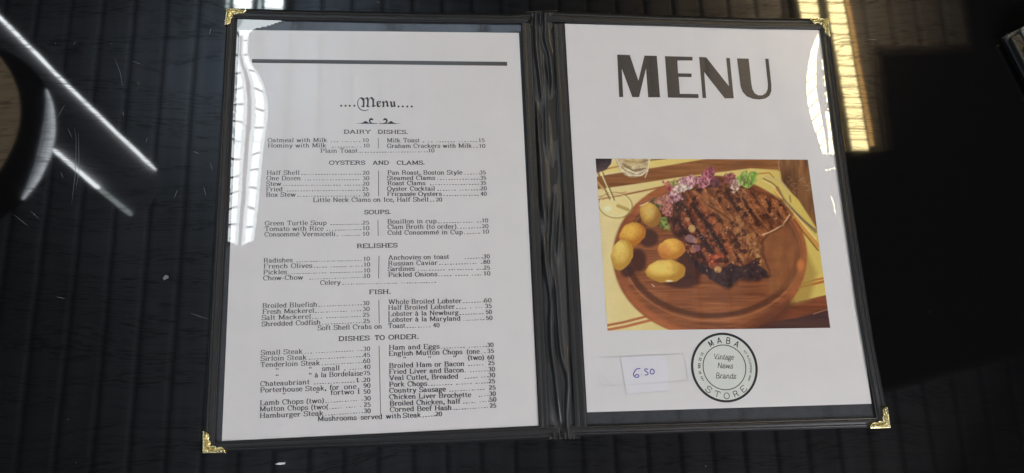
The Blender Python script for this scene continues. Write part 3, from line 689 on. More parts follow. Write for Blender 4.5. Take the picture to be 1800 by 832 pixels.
# ornate metal corners
def corner(apex, ea, eb):
    nn = 56; inner = [(1.0, 0.0), (.99, .10), (.93, .22), (.82, .30), (.70, .30), (.62, .26), (.55, .33), (.46, .37), (.38, .34), (.34, .34), (.37, .46), (.33, .55), (.26, .62), (.30, .70), (.30, .82), (.22, .93), (.10, .99), (0, 1)]
    poly = np.array([(0, 0)] + inner); ea, eb, apex = map(np.array, (ea, eb, apex))
    g = np.linspace(-.01, 1.01, nn); A, B = np.meshgrid(g, g, indexing='ij')
    def sdf(x, y):
        d = np.full(x.shape, 9.); ins = np.zeros(x.shape, bool); n = len(poly)
        for i in range(n):
            p, r = poly[i], poly[(i + 1) % n]; e = r - p
            t = np.clip(((x - p[0]) * e[0] + (y - p[1]) * e[1]) / (e @ e), 0, 1)
            d = np.minimum(d, np.hypot(x - p[0] - t * e[0], y - p[1] - t * e[1]))
            if e[1] != 0:
                c = ((p[1] > y) != (r[1] > y)) & (x < (r[0] - p[0]) * (y - p[1]) / e[1] + p[0]); ins ^= c
        return np.where(ins, d, -d)
    S = sdf(A, B); bm = bmesh.new(); vid = {}
    orn = np.sin(A * 24 + 3 * np.sin(B * 8)) * np.sin(B * 24 + 3 * np.sin(A * 8))
    Z = .0019 + .0010 * np.clip(S / .10, 0, 1) + .0013 * orn * np.clip((S - .04) / .05, 0, 1) - .0008 * np.exp(-((A - B) / .025) ** 2) * (A + B > .1)
    bead = (S > .0) & (S < .045); Z = np.where(bead, Z + .00035, Z)
    def vert(i, j):
        if (i, j) not in vid:
            q = apex + ea * A[i, j] + eb * B[i, j]; vid[(i, j)] = bm.verts.new(P(q[0], q[1], Z[i, j]))
        return vid[(i, j)]
    for i in range(nn - 1):
        for j in range(nn - 1):
            if S[i:i + 2, j:j + 2].mean() > 0: bm.faces.new([vert(i, j), vert(i + 1, j), vert(i + 1, j + 1), vert(i, j + 1)])
    bm.normal_update()
    if sum(f_.normal.z for f_ in bm.faces) < 0: bmesh.ops.reverse_faces(bm, faces=bm.faces)
    be = [e for e in bm.edges if e.is_boundary]; ext = bmesh.ops.extrude_edge_only(bm, edges=be)
    for v in ext['geom']:
        if isinstance(v, bmesh.types.BMVert): v.co.z = ZT + .0004 if False else v.co.z - .0030
    me = bpy.data.meshes.new('corner'); bm.to_mesh(me); bm.free()
    for p in me.polygons: p.use_smooth = True
    fchild('metal_corner', me, GOLD)
corner((398, 14.5), (36, 1), (-4, 30)); corner((1456.5, 32.5), (-33, -.5), (3.5, 31))
corner((355.5, 797.5), (41, -.5), (0.5, -40)); corner((1566.5, 752.5), (-37, 1.5), (-5.5, -38))

# ------------------------------------------------------------------ pages
def page(name, quad, dense_left, label, cat):
    (tl, tr, br, bl) = map(np.array, quad)
    nv = 330
    us = np.concatenate([np.linspace(0, .13, 62), np.linspace(.13, 1, 60)[1:]]) if dense_left else np.concatenate([np.linspace(0, .76, 44), np.linspace(.76, 1, 120)[1:]])
    vs = np.linspace(0, 1, nv); U, Vv = np.meshgrid(us, vs, indexing='ij')
    U = U[..., None]; Vv = Vv[..., None]
    q = ((tl * (1 - U) + tr * U) * (1 - Vv) + (bl * (1 - U) + br * U) * Vv).reshape(-1, 2)
    V = P(q[:, 0], q[:, 1], 0.0); f = flipfix(V, gridfaces(len(us), nv))
    n0 = len(V); ring = [i * nv for i in range(len(us))] + [(len(us) - 1) * nv + j for j in range(1, nv)] + [i * nv + nv - 1 for i in range(len(us) - 2, -1, -1)] + [j for j in range(nv - 2, 0, -1)]
    V2 = np.concatenate([V, V[ring] - [0, 0, .0005]]); m = len(ring)
    ff = f + [(ring[i], n0 + i, n0 + (i + 1) % m, ring[(i + 1) % m]) for i in range(m)]
    me = mesh(name, V2, ff); add_film(me, np.concatenate([q, q[ring]]))
    return link(name, me, PAPER, None, label=label, category=cat)
page_l = page('menu_page', [(421, 53), (912, 58), (947, 748.5), (390, 775.5)], True, 'white page printed with an old-fashioned list of dishes and prices', 'menu page')
page_r = page('menu_page', [(993, 42), (1441, 53.5), (1532, 710), (1032, 725)], False, 'white cover page with large MENU heading and a colour photograph of steak', 'menu page')
ZI = .00010

# left page: bar, title, ornament
pr = Print(ZI); pr.poly([(443, 104), (891.5, 109), (891.5, 116), (443, 110.5)]); pr.build('heading_bar', INKG, page_l)
def Z1(x, y): return (580 + x / 10.59, 160 + y / 10.59)
def smooth(pts, n=30):
    p = np.array(pts, float)
    for _ in range(2):
        a = p[:-1] * .75 + p[1:] * .25; b = p[:-1] * .25 + p[1:] * .75
        p = np.concatenate([p[:1], np.stack([a, b], 1).reshape(-1, 2), p[-1:]])
    return p
pr = Print(ZI)
def nib(pts, wmax, wmin=7):
    p = smooth(pts); d = np.gradient(p, axis=0); ang = np.arctan2(d[:, 1], d[:, 0]); w = wmin + (wmax - wmin) * np.abs(np.sin(ang + R(38)))
    pr.ribbon([Z1(*q) for q in p], w / 10.59)
nib([(640, 160), (605, 125), (555, 130), (520, 180), (512, 250), (535, 315), (580, 355), (640, 368), (690, 362), (718, 345)], 17, 10)
for pts in ([(575, 128), (622, 160), (630, 230), (624, 300)], [(685, 122), (708, 165), (706, 230), (702, 300)], [(765, 120), (806, 160), (806, 230), (805, 290), (850, 272)],
            [(885, 195), (880, 260), (905, 300), (950, 268)], [(975, 200), (998, 215), (996, 300)], [(1040, 190), (1068, 215), (1066, 285), (1095, 282)], [(1120, 200), (1142, 215), (1142, 275), (1165, 298)], [(1190, 195), (1200, 240), (1198, 290), (1225, 280)]):
    nib(pts, 36, 12)
for pts in ([(630, 165), (685, 120)], [(706, 170), (765, 118)], [(800, 165), (828, 158)], [(885, 262), (945, 212)], [(880, 210), (915, 188), (948, 212)], [(998, 228), (1042, 190)], [(1165, 298), (1198, 262)], [(585, 280), (625, 302), (640, 285)], [(675, 275), (712, 302), (740, 288)], [(780, 280), (815, 300)], [(975, 300), (1012, 290)]):
    nib(pts, 20, 12)
for cx, cy in ((210, 278), (290, 278), (367, 278), (455, 278), (1277, 290), (1357, 290), (1440, 291), (1523, 292)):
    pr.poly([Z1(cx - 24, cy), Z1(cx, cy - 23), Z1(cx + 24, cy), Z1(cx, cy + 23)])
pr.build('page_title', INK, page_l)
pr = Print(ZI)
for s in (1, -1):
    T = (lambda x, y: Z1(x, y)) if s == 1 else (lambda x, y: Z1(1798 - x, y + 2))
    pr.poly([T(468, 607), (T(560, 602)), T(610, 590), T(640, 572), T(662, 556), T(688, 574), T(730, 598), T(885, 602), T(885, 613), T(600, 612)])
    c = smooth([(830, 608), (770, 602), (735, 570), (745, 530), (780, 520), (804, 545)])
    pr.ribbon([T(*q) for q in c], np.interp(np.arange(len(c)), [0, len(c) * .35, len(c) * .7, len(c) - 1], [10, 26, 36, 12]) / 10.59)
pr.build('title_ornament', INK, page_l)

H = dict(thick=2.5, thin=1.35)
SECT = [
 ([('DAIRY', 604, 235, 652, 235), ('DISHES.', 664, 235, 717.5, 235.5)], (665, 243, 665, 261),
  [('Oatmeal with Milk', 470, 250.3, 575.5, 250, '10', 637, 648.5, 250, 582), ('Hominy with Milk', 470.5, 259.6, 574, 259.3, '10', 638.5, 650, 259.4, 584),
   ('Plain Toast', 563, 268.8, 629, 268.5, '10', 752.5, 764, 268, 632), ('Milk Toast', 680, 250.5, 738, 250.3, '15', 841, 852.5, 250, 743), ('Graham Crackers with Milk', 680, 260.3, 830, 259.8, '10', 842, 853.5, 260, 832)]),
 ([('OYSTERS', 578, 289.5, 642, 289.5), ('AND', 655, 289.5, 684, 289.5), ('CLAMS.', 697, 289.5, 747, 289.5)], (665.3, 300, 665.3, 345),
  [('Half Shell', 468.5, 307.5, 527, 307.3, '20', 637, 649.5, 307.3, 530), ('One Dozen', 468, 317.2, 529, 317, '30', 637, 649.5, 317, 536), ('Stew', 467.5, 327, 494.5, 326.7, '20', 637, 649.5, 326.5, 498),
   ('Fried', 467.5, 336.7, 497, 336.4, '25', 636, 648, 335.7, 504), ('Box Stew', 467.5, 346.3, 520, 345.8, '30', 637, 649.5, 345.5, 523), ('Little Neck Clams on Ice, Half Shell', 550, 355.3, 753.7, 354.5, '20', 766, 777.5, 354.5, 756),
   ('Pan Roast, Boston Style', 681, 307.3, 813, 307, '35', 843, 854.5, 306.7, 817), ('Steamed Clams', 680, 316.8, 765, 316.5, '35', 844, 855, 316, 769), ('Roast Clams', 681, 326, 748, 325.6, '35', 844, 855, 325, 756),
   ('Oyster Cocktail', 680, 335.8, 765, 335.3, '20', 844.5, 856, 334.8, 769), ('Fricassée Oysters', 680.5, 345, 776.5, 344.6, '40', 844.5, 856, 344.3, 780)]),
 ([('SOUPS.', 640, 376.7, 687.5, 376.3)], (664.3, 387, 664.7, 415),
  [('Green Turtle Soup', 465, 396.5, 574.5, 395.5, '25', 637, 649.5, 395, 581), ('Tomato with Rice', 465, 406.3, 569, 405.6, '10', 637, 649.5, 404.7, 574), ('Consommé Vermicelli', 464.5, 416, 590, 415.2, '10', 637, 649.5, 414.6, 592),
   ('Bouillon in cup', 681, 393.3, 768, 392.4, '10', 847, 858.5, 391.2, 770), ('Clam Broth (to order)', 681, 402.8, 803, 402, '20', 847, 859, 401.4, 804), ('Cold Consommé in Cup', 681, 413, 814, 411.8, '10', 848, 860, 410.8, 816)]),
 ([('RELISHES', 627, 436.3, 699, 434.8)], (666.3, 450, 665.3, 490),
  [('Radishes', 463, 462, 514.5, 461, '10', 638.5, 650.5, 458.7, 521), ('French Olives', 463, 472.2, 549, 470.8, '10', 639, 651, 468.7, 552), ('Pickles', 462.5, 482.6, 504.5, 482, '10', 639, 651, 479, 507), ('Chow-Chow', 462, 493, 533, 491.5, '10', 639, 651, 488.7, 544),
   ('Celery', 562.5, 501.2, 599, 500.4, None, 766, 766, 497.5, 602), ('Anchovies on toast', 682.5, 457, 790, 455.2, '30', 849, 861.5, 454.3, 817), ('Russian Caviar', 682, 467.2, 769.5, 465.6, '80', 849.5, 862, 464, 772), ('Sardines', 681.5, 477, 729, 476, '25', 850, 862, 474.3, 735), ('Pickled Onions', 682.5, 487.3, 769, 485.8, '10', 850, 862.5, 484.3, 771)]),
 ([('FISH.', 648.5, 517.3, 687.5, 516.3)], (665.8, 527, 666.6, 569),
  [('Broiled Bluefish', 461, 541.6, 558, 539.2, '30', 637, 649.5, 536.7, 560), ('Fresh Mackerel', 461, 552.2, 552.5, 549.9, '30', 637, 650, 547, 554), ('Salt Mackerel', 459.5, 562.8, 547, 560.4, '25', 637, 650, 557.2, 549), ('Shredded Codfish', 459.5, 574, 564, 570.6, '25', 638, 650.5, 568, 567),
   ('Soft Shell Crabs on', 558, 580.8, 672, 577.8, None, 0, 0, 0, 0), ('Toast', 682, 577, 713, 576.5, '40', 761, 773, 575.6, 715),
   ('Whole Broiled Lobster', 682.7, 534.8, 812, 532.8, '60', 850.5, 864.5, 531.7, 814), ('Half Broiled Lobster', 682, 545, 800, 543, '35', 852, 865, 541.6, 802), ('Lobster à la Newburg', 682, 556, 806.5, 553.4, '50', 853.5, 865, 552.2, 808), ('Lobster à la Maryland', 682, 566.2, 810, 563.8, '50', 854, 866, 562.8, 815)]),
 ([('DISHES', 595, 599.5, 650, 598.2), ('TO', 658.5, 597.8, 676.5, 597.3), ('ORDER.', 682.5, 597, 736.5, 595.6)], (666.4, 608, 669, 728),
  [('Small Steak', 458, 624.3, 532.5, 621.8, '30', 638, 651, 617, 536), ('Sirloin Steak', 457.5, 634.8, 539.5, 632.3, '45', 638, 651, 627.8, 543), ('Tenderloin Steak', 457.5, 645.7, 563, 642, '60', 638, 651, 638.3, 566),
   ('"', 483, 656, 491, 656, None, 0, 0, 0, 0), ('"', 541.5, 654, 549, 654, None, 0, 0, 0, 0), ('small', 565.5, 652.3, 597.5, 651, '40', 638.5, 651.5, 649, 605),
   ('"', 483, 667, 491, 667, None, 0, 0, 0, 0), ('"', 541.5, 664.5, 549, 664.5, None, 0, 0, 0, 0), ('à la Bordelaise', 553, 663.8, 638, 660.3, '75', 638.5, 651, 659.8, 640),
   ('Chateaubriant', 457, 679.2, 544.5, 675.6, '20', 638, 651, 671.8, 552), ('Porterhouse Steak,', 457, 690.3, 574, 686.3, None, 0, 0, 0, 0), ('for', 579, 685.6, 596.5, 684.8, None, 0, 0, 0, 0), ('one', 604.5, 684.4, 627, 683.6, '90', 638.5, 651.5, 681.7, 629),
   ('"', 495.5, 699.5, 503, 699.5, None, 0, 0, 0, 0), ('"', 554, 697, 561.5, 697, None, 0, 0, 0, 0), ('fortwo', 580.5, 694.5, 622.5, 693, '50', 638.5, 651.5, 692.3, 0), ('1', 627, 692.6, 634, 692.4, None, 0, 0, 0, 0),
   ('Lamb Chops (two)', 456.5, 712.6, 570, 708.3, '30', 639, 652, 704.2, 572), ('Mutton Chops (two(', 456, 723.6, 577.5, 719.2, '25', 639, 652, 715.2, 579), ('Hamburger Steak', 456, 735.2, 569, 730.6, '30', 639, 652, 726.2, 572),
   ('Mushrooms', 558, 740.8, 627, 738.4, None, 0, 0, 0, 0), ('served', 634, 738, 672.5, 736.6, None, 0, 0, 0, 0), ('with', 678, 736.2, 705.6, 735.2, None, 0, 0, 0, 0), ('Steak', 708, 735, 740.5, 733.6, '20', 765, 777.5, 731.8, 743),
   ('Ham and Eggs', 683.5, 615.2, 773, 613, '30', 856, 868, 610.2, 775), ('English Mutton Chops', 683.5, 625.8, 813, 622.6, None, 0, 0, 0, 0), ('(one', 820, 622.3, 843.5, 621.8, '35', 856, 869, 620.7, 846),
   ('"', 707.5, 636, 715.5, 636, None, 0, 0, 0, 0), ('"', 751.5, 635, 759.5, 635, None, 0, 0, 0, 0), ('"', 795.5, 634, 803.5, 634, None, 0, 0, 0, 0), ('(two)', 822, 633.2, 851.5, 632.4, '60', 856.5, 869, 632, 852),
   ('Broiled Ham or Bacon', 684, 647, 817, 643.4, '25', 857.5, 870, 642, 823), ('Fried Liver and Bacon', 684, 657.8, 816, 654.6, '30', 858, 870.5, 653, 817), ('Veal Cutlet, Breaded', 684, 668.8, 806, 665.8, '30', 858, 871, 663.4, 817),
   ('Pork Chops', 684, 680.2, 751, 678.4, '25', 858.5, 871, 674, 753), ('Country Sausage', 684, 691, 784, 688.3, '25', 859, 872, 685.2, 790), ('Chicken Liver Brochette', 684, 702.2, 828.5, 698.2, '30', 859.6, 872, 696, 837), ('Broiled Chicken, half', 685, 713.6, 809.5, 709.6, '50', 860, 873, 706.3, 814), ('Corned Beef Hash', 685, 724.3, 794.5, 720.8, '25', 860.5, 873, 717, 797)]),
]
def cap_at(y): return 7.3 + (y - 250) * .0029
for heads, bar, items in SECT:
    pr = Print(ZI)
    for t, x0, y0, x1, y1 in heads: write(pr, t, (x0, y0), (x1, y1), 6.4 + (y0 - 235) * .0035, **H)
    pr.build('section_heading', INK, page_l)
    pr = Print(ZI); pr.ribbon([(bar[0], bar[1]), ((bar[0] + bar[2]) / 2, (bar[1] + bar[3]) / 2), (bar[2], bar[3])], .9); pr.build('column_rule', INK, page_l)
    pr = Print(ZI)
    for t, x0, y0, x1, y1, price, a, b, py, ls in items:
        c = cap_at(y0); write(pr, t, (x0, y0), (x1, y1), c)
        if price: write(pr, price, (a, py), (b, py - .2), c * .98)
        if ls and ls < a: leader(pr, ls, y1 + (.2 if ls - x1 < 30 else 0), a - 1.5, py - .2)
    if heads[0][0] == 'DISHES': write(pr, '1', (625, 672.2), (632, 672), 8.4)
    pr.build('dish_list', INK, page_l)

# right page: MENU heading
def Z7(x, y): return (1060 + x / 5.625, 70 + y / 5.625)
pr = Print(ZI)
for pts in ([(140, 147), (265, 152), (350, 405), (410, 157), (532, 160), (565, 570), (447, 570), (425, 285), (357, 568), (290, 568), (185, 285), (200, 567), (160, 567)],
            [(612, 163), (885, 170), (885, 206), (735, 206), (742, 332), (876, 335), (876, 370), (747, 368), (760, 535), (943, 538), (945, 577), (642, 573)],
            [(950, 170), (1022, 175), (1245, 460), (1218, 180), (1254, 182), (1293, 580), (1203, 580), (1000, 320), (1020, 577), (985, 577)],
            [(1325, 185), (1440, 187), (1468, 440), (1478, 490), (1500, 530), (1535, 550), (1575, 550), (1610, 528), (1628, 490), (1630, 440), (1603, 187), (1637, 190), (1665, 450), (1664, 510), (1645, 555), (1605, 582), (1545, 592), (1480, 585), (1420, 560), (1380, 515), (1360, 460)]):
    pr.poly([Z7(*q) for q in pts])
pr.build('page_title', INKB, page_r)

# price note under a strip of tape
tape = Print(.00026); tape.poly([(1053.5, 629), (1200, 622), (1205, 626), (1208.5, 668), (1206, 671), (1078, 678.5), (1060, 677), (1053, 671)])
note = Print(.00016); note.poly([(1090.5, 628), (1170, 624.5), (1176.5, 687.5), (1101, 693)])
no = note.build('price_note', NOTE, page_r)
pr = Print(.00030)
def Z6(x, y): return (1030 + x / 6.4, 590 + y / 6.4)
hw = dict()
for k, pts in enumerate(([(612, 372), (575, 372), (545, 405), (532, 440), (545, 465), (575, 475), (597, 462), (590, 440), (565, 438), (550, 455)], [(620, 441), (624, 444)], [(697, 378), (665, 376), (658, 395), (690, 412), (702, 430), (690, 444), (662, 444)], [(738, 378), (722, 400), (722, 425), (745, 437), (768, 422), (768, 392), (750, 378), (730, 380)])):
    c = smooth(pts); pr.ribbon([Z6(*q) for q in c], 1.55)
pr.build('handwritten_price', BLUE, no)
edge = Print(.00028)
for pts in ([(1053.5, 629), (1120, 625.5), (1200, 622)], [(1208.5, 669), (1140, 674.5), (1078, 678.5), (1060, 677)], [(1200, 622), (1206, 640), (1208.5, 669)], [(1055, 659), (1066, 669), (1078, 678.5)], [(1090.5, 628), (1096, 660), (1101, 693)], [(1101, 693), (1140, 690), (1176.5, 687.5)], [(1055, 659), (1052, 668), (1060, 677)]):
    edge.ribbon(smooth(pts), .8)
edge.build('clear_tape', TAPEDGE, page_r)

# round printed stamp
c3 = P(1273.5, 645.8, 0); rpx = 58.6
rw = float(np.linalg.norm(P(1273.5 + 58.6, 645.8, 0) - P(1273.5 - 58.6, 645.8, 0)) / 2)
def toPx(w):
    d = (np.asarray(w) - CAM) @ ROT; return np.stack([900 + F * d[..., 0] / -d[..., 2], 416 - F * d[..., 1] / -d[..., 2]], -1)
def C(r, a):   # a in degrees, clockwise from the page's top; r as a share of the outer radius
    a = R(a) ; ux = np.array([1, -.012, 0]); uy = np.array([.02, 1.0, 0])
    return toPx(c3 + rw * r * (ux * math.sin(a) + uy * math.cos(a)))
pr = Print(.00008); pr.poly([C(.97, a) for a in range(0, 360, 4)]); st = pr.build('stamp', STAMPW, page_r)
pr = Print(.00014)
pr.ribbon([C(.965, a) for a in range(0, 361, 3)], 4.2); pr.ribbon([C(.64, a) for a in range(0, 361, 4)], 1.5); pr.build('ring', INK, st)
pr = Print(.00014)
def arc_char(c, a, r, h, wdeg, inward, mono):
    """one letter on a circle"""
    p = C(r, a - wdeg / 2 if not inward else a + wdeg / 2); q = C(r, a + wdeg / 2 if not inward else a - wdeg / 2)
    up = C(r + (.1 if not inward else -.1), a) - C(r, a); up = up / np.linalg.norm(up)
    write(pr, c, p, q, h, up=up, mono=mono)
for c, a in zip('MABA', (-27, -7, 13, 33)): arc_char(c, a, .70, 10.5, 13, False, 1.5)
for c, a in zip('STORE', (220, 200, 180, 160, 141)): arc_char(c, a, .90, 10.5, 12.5, True, 1.25)
t = '+41 91 985 22 12'
for i, c in enumerate(t): arc_char(c, -118 + i * 4.05, .72, 4.6, 3.9, False, .95)
t = 'www.mabastore.ch'
for i, c in enumerate(t): arc_char(c, 118 - i * 4.2, .70 + .12, 4.2, 4.1, True, .62)
for t, x0, x1, y, dy in (('Vintage', 1254, 1290, 631.5, 1.2), ('News', 1260.5, 1288.5, 647.2, .8), ('Brands', 1257.5, 1294, 665, 1)):
    write(pr, t, (x0, y), (x1, y + dy), 9.6, mono=.95, slant=.26)
pr.build('lettering', INK, st)

# ------------------------------------------------------------------ printed colour photograph
def lin(c): 
    c = np.asarray(c, float) / 255.; return np.where(c <= .04045, c / 12.92, ((c + .055) / 1.055) ** 2.4)
nu, nv = 430, 320
TLp, TRp, BRp, BLp = map(np.array, ((1047, 279), (1420, 281), (1459.5, 576.5), (1068, 581.5)))
U, Vv = np.meshgrid(np.linspace(0, 1, nu), np.linspace(0, 1, nv), indexing='ij'); U = U.ravel()[:, None]; Vv = Vv.ravel()[:, None]
Q = (TLp * (1 - U) + TRp * U) * (1 - Vv) + (BLp * (1 - U) + BRp * U) * Vv
X, Y = Q[:, 0].copy(), Q[:, 1].copy(); IMG = np.zeros((len(X), 3))
def fb(sx, sy, seed, o=4): return fbm(X / sx, Y / sy, seed, o)
def sd_poly(pts, x=None, y=None):
    x = X if x is None else x; y = Y if y is None else y
    p = np.array(pts, float); n = len(p); d = np.full(x.shape, 1e9); ins = np.zeros(x.shape, bool)
    for i in range(n):
        a, b = p[i], p[(i + 1) % n]; e = b - a; t = np.clip(((x - a[0]) * e[0] + (y - a[1]) * e[1]) / (e @ e + 1e-9), 0, 1)
        d = np.minimum(d, np.hypot(x - a[0] - t * e[0], y - a[1] - t * e[1]))
        if e[1] != 0: ins ^= ((a[1] > y) != (b[1] > y)) & (x < (b[0] - a[0]) * (y - a[1]) / e[1] + a[0])
    return np.where(ins, -d, d)
def sd_line(pts):
    p = np.array(pts, float); d = np.full(X.shape, 1e9)
    for a, b in zip(p[:-1], p[1:]):
        e = b - a; t = np.clip(((X - a[0]) * e[0] + (Y - a[1]) * e[1]) / (e @ e + 1e-9), 0, 1); d = np.minimum(d, np.hypot(X - a[0] - t * e[0], Y - a[1] - t * e[1]))
    return d
def el(cx, cy, rx, ry, ang=0):
    a = R(ang); dx, dy = X - cx, Y - cy; u = dx * math.cos(a) + dy * math.sin(a); v = -dx * math.sin(a) + dy * math.cos(a)
    return (np.hypot(u / rx, v / ry) - 1) * min(rx, ry)
def paint(sd, col, soft=.8, op=1.0):
    global IMG
    m = np.clip(.5 - sd / (2 * soft), 0, 1)[:, None] * (op[:, None] if isinstance(op, np.ndarray) else op)
    IMG = IMG * (1 - m) + np.asarray(col, float) * m
def mixc(a, b, t): t = np.clip(t, 0, 1)[:, None]; return np.asarray(a, float) * (1 - t) + np.asarray(b, float) * t
# cloth
IMG = mixc((224, 206, 150), (206, 182, 96), (X - 1060) / 330 + .3 * (fb(50, 50, 1) - .5))
IMG += 10 * (fb(30, 18, 2) - .5)[:, None]
paint(sd_poly([(1090, 281), (1160, 281), (1245, 279), (1160, 293), (1049, 306)]), mixc((228, 205, 120), (214, 186, 96), fb(20, 9, 5)), 1.5, .6)
def wood(seed, c0, c1, sx=60, sy=5): return mixc(c0, c1, 1.6 * (fb(sx, sy, seed) - .2))
paint(sd_poly([(1046, 312), (1070, 307), (1160, 293.5), (1245, 279), (1425, 276), (1428, 330), (1366, 299), (1320, 296), (1240, 306), (1192, 312), (1121, 323), (1049, 333)]), wood(11, (118, 72, 40), (158, 104, 62)), 1)
paint(sd_poly([(1369, 276), (1425, 276), (1440, 412), (1432, 396), (1404, 352), (1392, 340), (1374, 318)]), wood(12, (92, 60, 40), (150, 104, 66), 8, 40), 1.2)
for pts, w, c in (([(1052, 351), (1090, 344), (1134, 335), (1162, 329)], 1.5, (150, 90, 60)), ([(1052, 346), (1100, 338)], .8, (190, 130, 80)), ([(1058, 299), (1095, 291)], 1.2, (170, 120, 70)), ([(1140, 282), (1170, 279)], 1.2, (120, 90, 50)),
                  ([(1066, 572.5), (1095, 567), (1140, 555.5)], 2.1, (168, 92, 58)), ([(1066, 580.5), (1100, 574), (1152, 561)], 2.4, (180, 102, 66)),
                  ([(1412, 499), (1430, 493), (1449, 489)], 1.7, (176, 100, 48)), ([(1408, 505), (1428, 500), (1450, 494.5)], 2.2, (170, 92, 44))):
    paint(sd_line(pts) - w, c, .8, .9)
for pts, w, c in (([(1330, 306), (1352, 304), (1360, 312)], 1, (176, 110, 50)),): paint(sd_line(pts) - w, c, .8, .9)
paint(sd_poly([(1386, 534), (1452, 519), (1461, 579), (1180, 582), (1250, 570)]), wood(13, (104, 56, 36), (140, 78, 50)), 1)
paint(sd_poly([(1300, 585), (1332, 570), (1401, 559), (1454, 544), (1462, 580)]), wood(14, (66, 44, 44), (84, 58, 52)), 2)
paint(sd_line([(1430, 552), (1455, 544)]) - .6, (196, 150, 110), .7, .8)
# cloth shade under the board's right side
paint(sd_poly([(1390, 390), (1412, 430), (1436, 480), (1424, 528), (1384, 540), (1392, 480)]), (160, 130, 66), 5, .75)
# board
board_c = mixc((104, 58, 36), (168, 104, 64), 1.7 * (.6 * fb(60, 6, 21) + .4 * fb(40, 2.4, 24) - .2))
sb = el(1248, 451, 170, 142); paint(sb, board_c, 1)
paint(np.abs(el(1248, 451, 163, 135)) - 6, mixc((104, 54, 34), (170, 100, 60), .5 + .5 * np.sin((X - 1090) / 40) + .8 * (fb(24, 10, 22) - .5)), 3, .8)
paint(np.abs(el(1252, 444, 151, 111)) - 4.5, (88, 52, 36), 2, .88); paint(np.abs(el(1252, 448, 156, 116)) - .9, (190, 128, 88), 1, .5)
rim = np.clip((Y - 470) / 80, 0, 1); paint(np.abs(el(1248, 451, 164, 136)) - 4, (184, 106, 64), 3, .5 * rim * (fb(14, 8, 23) + .3))
paint(sb + 2 + 0 * X, (96, 52, 36), 3, .55 * np.clip((1105 - X) / 30, 0, 1) * np.clip((470 - Y) / 90, 0, 1))
paint(sd_poly([(1225, 520), (1330, 508), (1345, 520), (1250, 530), (1180, 520)]), (104, 60, 40), 8, .5)
paint(sd_poly([(1340, 420), (1385, 385), (1412, 440), (1404, 500), (1350, 520)]), wood(25, (124, 76, 48), (150, 98, 62), 12, 30), 6, .75)
paint(el(1407, 466, 6, 10), (196, 118, 66), 2.5, .9)
paint(sd_poly([(1330, 560), (1388, 520), (1398, 540), (1350, 580), (1300, 582)]), (84, 48, 38), 7, .65)
# shadows on the board
for e in ((1140, 419, 17, 16), (1122, 458, 14, 20), (1198, 494, 32, 13), (1215, 466, 26, 26), (1103, 477, 12, 10), (1165, 384, 14, 16)): paint(el(*e), (66, 38, 34), 3, .85)
# glasses
g = sd_poly([(1046, 276), (1076, 276), (1074, 288), (1066, 298), (1056, 303), (1047, 304)]); paint(g, mixc((44, 34, 44), (92, 74, 70), (Y - 278) / 24 + .4 * (fb(6, 6, 31) - .5)), .8)
paint(np.abs(el(1082, 361, 29.5, 22.5, 8)) - .8, (150, 120, 66), .7, .9); paint(el(1082, 361, 27, 20), (236, 218, 150), 6, .35); paint(np.abs(el(1081, 360, 27, 20, 8)) - .6, (240, 228, 176), .7, .7)
for pts, w, c in (([(1051, 303), (1062, 330), (1072, 350)], 1.4, (130, 96, 56)), ([(1056, 303), (1066, 326), (1077, 352)], 1.2, (238, 222, 170)), ([(1060, 304), (1071, 330), (1080, 352)], 1.1, (120, 90, 52)), ([(1048, 318), (1060, 332)], 2.2, (196, 160, 100)), ([(1086, 362), (1104, 369)], 2.8, (178, 150, 80)), ([(1070, 352), (1080, 358), (1086, 354)], 1.6, (226, 206, 150))): paint(sd_line(pts) - w, c, .8, .85)
paint(el(1068, 367, 6, 4), (248, 240, 205), 2, .8)
tg = sd_poly([(1080, 276), (1143, 276), (1140, 298), (1130, 309), (1112, 313), (1098, 308), (1088, 296)])
paint(tg, mixc((150, 124, 88), (222, 208, 176), 1.7 * (fb(7, 5, 33) - .18)), .9, .85)
for pts, w, c in (([(1084, 280), (1092, 298), (1106, 308), (1126, 309), (1139, 300)], .9, (238, 232, 214)), ([(1094, 288), (1112, 300), (1134, 296)], 1.1, (110, 90, 66)), ([(1098, 296), (1118, 305), (1136, 299)], .8, (245, 240, 222)), ([(1100, 283), (1124, 286), (1138, 282)], 1, (120, 96, 66)), ([(1142, 279), (1138, 302), (1134, 312)], .9, (240, 226, 190))): paint(sd_line(pts) - w, c, .8, .8)
paint(el(1113, 285, 12, 5), (206, 180, 120), 2, .6)
for i in range(15):
    x = 1382 + 42 * random.random(); y = 314 + 26 * random.random() - .3 * abs(x - 1404); a = random.uniform(-.5, .9)
    paint(sd_line([(x, y), (x + 6 * math.cos(a), y + 6 * math.sin(a))]) - .4, (206, 192, 176), .8, .4)
paint(sd_line([(1368, 283), (1371, 312), (1380, 330)]) - .7, (176, 150, 116), .8, .7)
